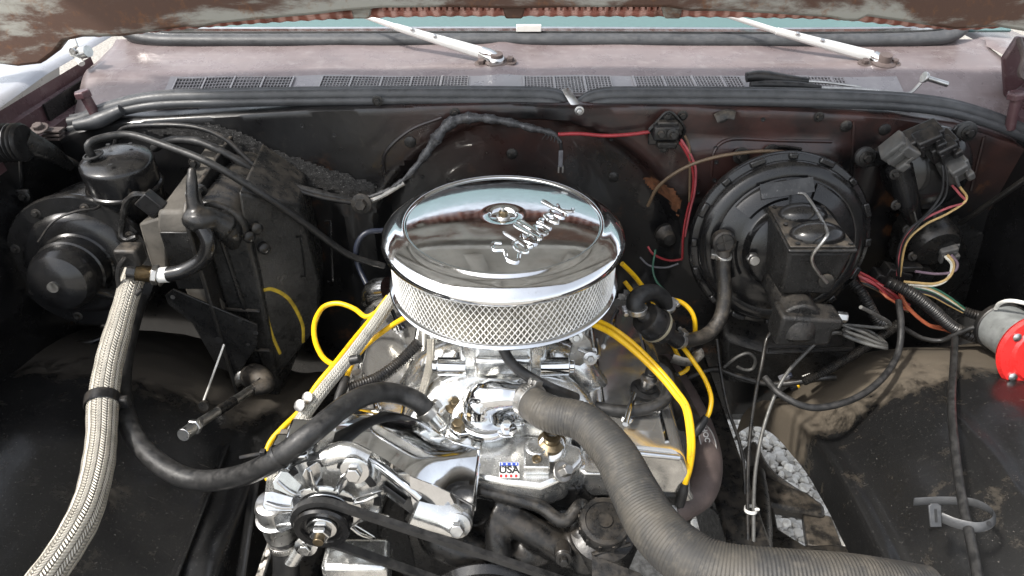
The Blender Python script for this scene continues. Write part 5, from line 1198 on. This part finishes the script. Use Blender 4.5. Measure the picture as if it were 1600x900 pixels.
# ================================================================== WIPER MOTOR
wm = thing('wiper_motor', 'black wiper motor with grey connectors bolted to the upper firewall', 'wiper motor', P(1440, 300, y=1.17))
q = P(1450, 262, y=1.16); FW = frame(q, (-.1, -1, .25))
MB().lathe([(.070, -.03), (.072, .0), (.070, .010), (.060, .022), (.040, .030), (.0, .032)], FW @ Matrix.Diagonal((1, 1.05, 1, 1)), 48, cap1=False).build('gear_housing', 'black_paint', wm, smooth=45)
MB().tube(PY((1405, 262, 1.13), (1420, 320, 1.12), (1432, 355, 1.12)), [.022, .020, .012], n=14).build('motor_neck', 'black_paint', wm)
MB().lathe([(.046, 0), (.046, .07), (.038, .082), (0, .084)], frame(P(1432, 345, y=1.19), (0.1, -1, -.2)), 36, cap1=False).build('motor_body', 'black_metal', wm)
for pts in (((1334, 252), (1338, 236), (1352, 233), (1398, 238), (1400, 254), (1366, 258), (1345, 262)), ((1470, 222), (1492, 195), (1512, 190), (1522, 202), (1516, 215), (1484, 236))):
    MB().prism([(p.x, p.z) for p in PY(*[(a, b, 1.17) for a, b in pts])] if pts[0][0] < 1400 else [(p.x, p.z) for p in PY(*[(a, b, 1.17) for a, b in pts])][::-1], .006, XZ(1.17)).build('mount_arm', 'black_paint', wm, .002)
for a, b in ((1350, 244), (1508, 205)):
    c = P(a, b, y=1.163); MB().lathe([(.018, 0), (.018, .006), (.013, .009), (.008, .009)], frame(c, (0, -1, .1)), 24).build('rubber_mount', 'rubber', wm); MB().bolt(c+V((0, -.009, .001)), (0, -1, .1), .007).build('mount_bolt', 'black_metal', wm)
for i, (a, b, sx, sz, rot, mt) in enumerate(((1405, 235, .045, .045, .5, 'grey_plastic'), (1442, 215, .055, .035, -.5, 'black_plastic'), (1470, 228, .045, .035, -.6, 'black_plastic'), (1490, 262, .04, .045, -.7, 'grey_plastic'), (1472, 385, .045, .035, -.3, 'grey_plastic'))):
    G = Matrix.Translation(P(a, b, y=1.115 if i < 4 else 1.13)) @ Matrix.Rotation(rot, 4, 'Y') @ Matrix.Rotation(.3, 4, 'X')
    mm = MB().box((0, 0, 0), (sx, .035, sz), G); mm.box((0, -.012, sz*.35), (sx*.7, .03, sz*.4), G); mm.box((sx*.3, -.02, -sz*.2), (sx*.3, .02, sz*.4), G); mm.build('connector', mt, wm, .003)
    for j in range(2): MB().box((-sx*.25+j*sx*.45, -.022, -sz*.05), (sx*.12, .012, sz*.7), G).build('connector_rib', mt, wm, .001)
for a, b in ((1398, 272), (1400, 320), (1418, 358), (1466, 338), (1426, 400)): MB().bolt(P(a, b, y=1.115), (0, -1, .2), .0055).build('housing_screw', 'black_dusty', wm)
MB().prism([(p.x, p.z) for p in PY((1400, 350, 1.19), (1470, 318, 1.19), (1505, 370, 1.19), (1520, 430, 1.19), (1470, 470, 1.19), (1410, 440, 1.19), (1388, 395, 1.19))][::-1], .02, XZ(1.205)).build('base_plate', 'black_metal', wm, .006)
wire_r = .0021
def wires(name, label, lst, cat='wiring', r=wire_r):
    t = thing(name, label, cat, lst[0][1][0])
    for c, pts in lst: MB().tube(pts, r, n=8, step=.004).build('wire', M['w_'+c], t)
    return t
wires('motor_wiring', 'pink and black wires drooping from the wiper motor connectors', [
    ('pink', PY((1488, 290, 1.10), (1500, 304, 1.10), (1508, 316, 1.10), (1478, 326, 1.09), (1440, 345, 1.08), (1412, 372, 1.08), (1404, 400, 1.08), (1402, 430, 1.09))),
    ('tan', PY((1500, 292, 1.10), (1510, 312, 1.10), (1480, 334, 1.09), (1444, 352, 1.08), (1416, 380, 1.08), (1406, 432, 1.09))),
    ('bwire', PY((1470, 248, 1.10), (1474, 275, 1.09), (1470, 305, 1.085), (1448, 335, 1.08), (1415, 365, 1.075), (1402, 400, 1.08), (1405, 440, 1.09))),
    ('bwire', PY((1474, 246, 1.10), (1480, 280, 1.09), (1474, 312, 1.085), (1440, 345, 1.075), (1410, 385, 1.08), (1404, 442, 1.09)))])
wires('plug_wiring', 'tan and purple wires looping from the grey lower connector', [
    ('tan', PY((1480, 398, 1.10), (1490, 412, 1.09), (1484, 432, 1.08), (1462, 443, 1.08), (1432, 442, 1.085), (1412, 440, 1.09))),
    ('white', PY((1476, 400, 1.10), (1487, 414, 1.09), (1480, 436, 1.08), (1458, 446, 1.08), (1415, 444, 1.09))),
    ('purple', PY((1486, 398, 1.10), (1496, 412, 1.09), (1490, 424, 1.085), (1465, 428, 1.085), (1430, 424, 1.09)))], r=.0026)
rod = MB().prism([(-.005, -.004), (.005, -.004), (.005, .004), (-.005, .004)], (P(1500, 350, y=1.18)-P(1620, 268, y=1.10)).length, frame(P(1500, 350, y=1.18), P(1620, 268, y=1.10)-P(1500, 350, y=1.18)))
tag(rod.build('fender_brace', 'black_dusty', None, .002), 'slanting black brace bar from the firewall to the fender', 'brace')
# fuse of relays and wires below
cl = thing('junction_block', 'small dark junction block among the wires below the wiper motor', 'junction block', P(1395, 430, y=1.12))
for a, b, sx, sz in ((1400, 425, .05, .02), (1375, 432, .03, .02), (1440, 428, .03, .025), (1420, 415, .04, .012)): MB().box((0, 0, 0), (sx, .03, sz), Matrix.Translation(P(a, b, y=1.12)) @ Matrix.Rotation(random.uniform(-.3, .3), 4, 'Y')).build('terminal', 'black_plastic', cl, .002)
lst = []
rnd = random.Random(5)
for i in range(9):
    c = ('red', 'red', 'orange', 'pink', 'red', 'pink', 'orange', 'bwire', 'brown')[i]; o = i*2.6-10
    lst.append((c, PY((1342+o*.5, 432+o, 1.10), (1368+o*.3, 445+o*.8, 1.085+.01*rnd.random()), (1390+rnd.uniform(-4, 4), 462+o*.6, 1.07+.02*rnd.random()), (1418+rnd.uniform(-4, 4), 482+o*.5, 1.07))))
for i in range(2): lst.append(('orange', PY((1405, 455+3*i, 1.075), (1420, 480+3*i, 1.06), (1450, 506+2*i, 1.05), (1480, 512+5*i, 1.05), (1492, 522, 1.05))))
wires('red_wire_bundle', 'loose bundle of red and orange wires beside the master cylinder', lst, r=.0025)
lst = []
for i, c in enumerate(('green', 'tan', 'white', 'green', 'bwire', 'blue', 'tan')):
    o = i*2.2-6; lst.append((c, PY((1425, 448+o, 1.09), (1455, 455+o, 1.08), (1480, 468+o, 1.07), (1508, 486+o*.5, 1.06))))
wires('green_wire_bundle', 'green and cream wires entering a ribbed sleeve', lst, r=.0022)
rb = lambda p: (lambda s: 1+.10*math.sin(s*2*math.pi/p))
tube_thing('ribbed_loom', PY((1385, 440, 1.07), (1420, 456, 1.05), (1455, 482, 1.04), (1490, 512, 1.03), (1535, 530, 1.02)), .0105, 'black_plastic', 'thick ribbed black loom slanting under the steel cylinder', 'loom', n=14, step=.001, rfun=rb(.0045))
tube_thing('ribbed_loom', PY((1506, 486, 1.06), (1525, 492, 1.05), (1560, 500, 1.04)), .0085, 'black_plastic', 'short ribbed loom end taking the green and cream wires', 'loom', n=14, step=.001, rfun=rb(.004))
tube_thing('ribbed_loom', PY((1405, 505, 1.06), (1385, 520, 1.05), (1340, 550, 1.03), (1290, 580, 1.01), (1255, 596, 1.0)), .0085, 'black_dusty', 'dusty ribbed loom lying along the rear of the dusty wheelhouse', 'loom', n=14, step=.001, rfun=rb(.004))
tube_thing('ribbed_loom', PY((1330, 440, 1.08), (1348, 460, 1.06), (1370, 500, 1.04), (1380, 505, 1.04)), .0095, 'black_plastic', 'ribbed loom tucked beside the master cylinder outlet', 'loom', n=14, step=.001, rfun=rb(.0045))
tube_thing('black_cable', PY((1404, 470, 1.05), (1408, 510, 1.0), (1402, 555, .955), (1375, 595, .90), (1330, 625, .86), (1270, 637, .84), (1222, 618, .86), (1195, 590, .90)), .0058, 'rubber', 'black cable hanging in a wide loop over the dusty wheelhouse', 'cable', n=14)
tube_thing('black_cable', PY((1405, 508, 1.05), (1440, 528, 1.04), (1470, 532, 1.03), (1490, 524, 1.02), (1520, 512, 1.01), (1545, 512, 1.0)), .0045, 'rubber', 'thin black cable linking the wire bundle to the steel cylinder', 'cable', n=12)
tube_thing('black_cable', [P(1492, 528, y=1.00)]+PZ((1490, 570, .885), (1487, 630, .915), (1492, 700, .925), (1503, 780, .925), (1520, 860, .925), (1532, 930, .925)), .0062, 'rubber', 'twin black cable running straight down the dusty wheelhouse', 'cable', n=12, flat=.75)
for a, b, w in ((1225, 590, .02), (1262, 590, .018), (1240, 605, .014)):
    q = thing('loose_plug', ('blue-grey' if w == .02 else 'pale' if w == .018 else 'dark yellow-tipped')+' loose wire plug lying beside the wheelhouse', 'plug', P(a, b, y=1.03)); MB().box((0, 0, 0), (w, .012, .010), Matrix.Translation(P(a, b, y=1.03)) @ Matrix.Rotation(-.5, 4, 'Y')).build('shell', {.02: 'w_grey', .018: 'white_plastic', .014: 'w_bwire'}[w], q, .002); MB().box((w*.6, 0, 0), (w*.4, .008, .007), Matrix.Translation(P(a, b, y=1.03)) @ Matrix.Rotation(-.5, 4, 'Y')).build('tip', M['w_blue'] if w != .014 else M['yellow'], q, .001)

# ================================================================== RED CAPPED STEEL CYLINDER
so = thing('horn_compressor', 'steel cylinder motor with red end cap on the dusty wheelhouse', 'compressor', P(1590, 590, y=.98))
s0, s1 = P(1566, 512, y=1.0), P(1622, 548, y=.90)
FS = frame(s0, s1-s0); LS = (s1-s0).length
MB().lathe([(.041, -.008), (.046, -.006), (.046, .004), (.044, .006)], FS, 40).build('end_ring', 'black_plastic', so)
MB().lathe([(.043, .004), (.043, LS)], FS, 48).build('steel_can', pbr('dull_galvanised', (.33, .345, .34), .4, .35, .2, 40, .1, .1, 200, spots=(.16, .15, .13), spot_amt=.6), so)
MB().lathe([(.056, LS), (.068, LS+.004), (.071, LS+.012), (.067, LS+.018), (.052, LS+.019), (.048, LS+.024), (.0, LS+.024)], FS, 48, cap1=False).build('red_cap', 'red_paint', so, smooth=45)
for a in (2.6, 3.9, 1.2): MB().lathe([(.007, 0), (.007, .003), (.004, .005), (0, .005)], FS @ Matrix.Rotation(a, 4, 'Z') @ Matrix.Translation((.058, 0, LS+.0185)), 18, cap1=False).build('cap_rivet', 'zinc', so)
MB().box((0, 0, 0), (.05, .05, .03), Matrix.Translation(P(1606, 605, y=.93)) @ Matrix.Rotation(.5, 4, 'Y')).build('foot', 'black_plastic', so, .004)
MB().tube(PY((1556, 482, 1.0), (1562, 474, .99), (1580, 470, .97), (1612, 476, .95)), .0035, n=10).build('white_wire', 'white_plastic', so)
# rubber strap
rs = thing('rubber_strap', 'curled grey rubber strap with slotted tab stuck on the dusty wheelhouse', 'strap', P(1500, 810, z=.90))
MB().tube([P(1428, 784, z=.900), P(1470, 782, z=.905), P(1520, 785, z=.915), P(1550, 800, z=.925), P(1552, 815, z=.93), P(1530, 824, z=.93), P(1495, 818, z=.925), P(1470, 808, z=.922)], .0065, n=8, flat=.25, up=(0, .2, 1)).build('band', 'rubber_seal', rs)
tb = P(1460, 805, z=.925); FT = frame(tb, (0, -.75, .65), (1, 0, 0))
MB().prism([(-.007, -.014), (.007, -.014), (.008, .012), (.004, .015), (-.004, .015), (-.008, .012)], .003, FT).build('tab', 'rubber_seal', rs, .001)
MB().prism([(-.0015, -.008), (.0015, -.008), (.0015, .008), (-.0015, .008)], .0006, FT @ Matrix.Translation((0, 0, .003))).build('tab_slot', 'print_and_hole_black', rs)
MB().lathe([(.003, 0), (.003, .0006), (0, .0006)], frame(P(1545, 818, z=.935), (0, -.7, .7)), 12, cap1=False).build('strap_hole', 'print_and_hole_black', rs)

# ================================================================== FIREWALL ITEMS (centre)
th_ = thing('taped_harness', 'black taped wire harness arching over the firewall recess', 'harness', P(720, 185, y=1.2))
MB().tube(PY((560, 312, 1.17), (600, 300, 1.17), (632, 280, 1.17), (660, 248, 1.18), (690, 205, 1.195), (712, 188, 1.205), (745, 184, 1.205), (790, 190, 1.205), (830, 200, 1.205), (862, 208, 1.205), (876, 222, 1.205)), [.004, .0045, .005, .007, .010, .010, .008, .007, .0065, .0035], n=10, rfun=lambda s: 1+.18*math.sin(s*170)+.1*math.sin(s*431)).build('taped_trunk', pbr('crinkled_tape', (.05, .05, .052), .3, .1, .5, 90, .1, .8, 140, spots=(.25, .25, .26), spot_amt=.5, sscale=90), th_)
MB().tube(PY((632, 285, 1.168), (600, 304, 1.168), (575, 316, 1.168)), .005, n=8).build('bare_end', 'steel', th_)
MB().tube(PY((876, 220, 1.205), (877, 240, 1.205), (876, 256, 1.203)), .003, n=8).build('drop_wire', 'w_bwire', th_)
MB().box(P(876, 248, y=1.20), (.008, .006, .032)).build('connector', 'w_grey', th_, .001)
for dx in (-4, 4): MB().box(P(876+dx*.8, 264, y=1.20), (.0025, .004, .014)).build('prong', 'zinc', th_)
for kk in range(5): MB().tube(PY((850+5*kk, 205+2*kk, 1.203), (853+5*kk, 211+3*kk, 1.2), (848+6*kk, 216+2*kk, 1.198)), .0014, n=6, flat=.5).build('tape_tatter', 'print_and_hole_black', th_)
tube_thing('red_cable', PY((872, 210, 1.205), (905, 209, 1.205), (945, 212, 1.205), (985, 210, 1.205), (1015, 206, 1.205)), .0034, M['w_red'], 'red cable running from the taped harness to the relay', 'cable')
rl = thing('starter_relay', 'black relay on a triangular plate near the top of the firewall', 'relay', P(1042, 215, y=1.2))
MB().prism([(p.x, p.z) for p in PY((1012, 200, 1.21), (1012, 225, 1.21), (1065, 225, 1.21), (1072, 200, 1.21), (1052, 178, 1.21), (1044, 174, 1.21), (1034, 178, 1.21))], .005, XZ(1.21)).build('mount_plate', 'black_paint', rl, .002)
MB().tube(PY((1014, 205, 1.203), (1040, 176, 1.203), (1050, 176, 1.203), (1070, 200, 1.203), (1066, 215, 1.203)), .0025, n=8).build('plate_edge', 'black_metal', rl)
MB().box(P(1040, 206, y=1.195), (.045, .022, .026)).build('relay_body', 'black_plastic', rl, .003)
MB().box(P(1042, 194, y=1.20), (.036, .018, .014)).build('relay_top', 'black_dusty', rl, .003); MB().box(P(1042, 226, y=1.20), (.036, .012, .012)).build('relay_foot', 'black_dusty', rl, .003)
for a, b in ((1032, 208), (1051, 210)): MB().bolt(P(a, b, y=1.183), (0, -1, .1), .006, .01).build('terminal', 'black_dusty', rl)
for a, b in ((1043, 181), (1037, 232)): MB().bolt(P(a, b, y=1.204), (0, -1, .1), .0045).build('mount_screw', 'black_dusty', rl)
wires('relay_wiring', 'red and pale wires hanging down from the relay', [
    ('red', PY((1062, 222, 1.19), (1076, 246, 1.19), (1083, 272, 1.19), (1082, 300, 1.19), (1074, 330, 1.19), (1068, 365, 1.18), (1066, 405, 1.17))),
    ('pink', PY((1064, 218, 1.19), (1078, 240, 1.19), (1087, 265, 1.19), (1085, 300, 1.19), (1078, 330, 1.19), (1070, 370, 1.18))),
    ('brown', PY((1070, 212, 1.19), (1077, 230, 1.19), (1078, 270, 1.19), (1077, 315, 1.19))),
    ('red', PY((1066, 405, 1.17), (1045, 407, 1.17), (1022, 398, 1.17), (1012, 385, 1.18)))], r=.0024)
wires('green_lead', 'dark green wire hanging behind the yellow lead', [('green', PY((1024, 390, 1.16), (1020, 420, 1.14), (1026, 440, 1.12), (1040, 455, 1.1))), ('grey', PY((1000, 402, 1.18), (1015, 415, 1.17), (1040, 418, 1.16), (1060, 412, 1.16)))])
tube_thing('speedometer_cable', PY((1012, 322, 1.19), (1030, 290, 1.18), (1070, 262, 1.17), (1120, 245, 1.165), (1180, 237, 1.165), (1225, 238, 1.17), (1255, 248, 1.175)), .0032, M['w_brown'], 'thin brown cable arching over the booster top', 'cable')
gr = thing('firewall_grommet', 'dusty rubber grommet on the firewall behind the red wire', 'grommet', P(1042, 370, y=1.25)); MB().lathe([(.026, 0), (.026, .012), (.018, .018), (.012, .03), (.0, .032)], frame(P(1042, 366, y=1.26), (0, -1, .1)), 28, cap1=False).build('boot', 'black_dusty', gr)
for a, b, nm in ((1158, 243, 'a'), (1205, 238, 'b')):
    MB().bolt(P(a, b, y=1.204), (0, -1, .1), .009, .014).build('booster_nut', 'black_dusty', body)
q = P(1226, 233, y=1.2); MB().tube(PY((1206, 236, 1.195), (1220, 230, 1.19), (1250, 234, 1.19)), .008, n=10, flat=.5).build('cable_clip', 'black_metal', body)
MB().tube(PY((1118, 185, 1.21), (1135, 178, 1.21), (1148, 180, 1.21)), .009, n=6, flat=.3).build('clip_tab', 'black_dusty', body)
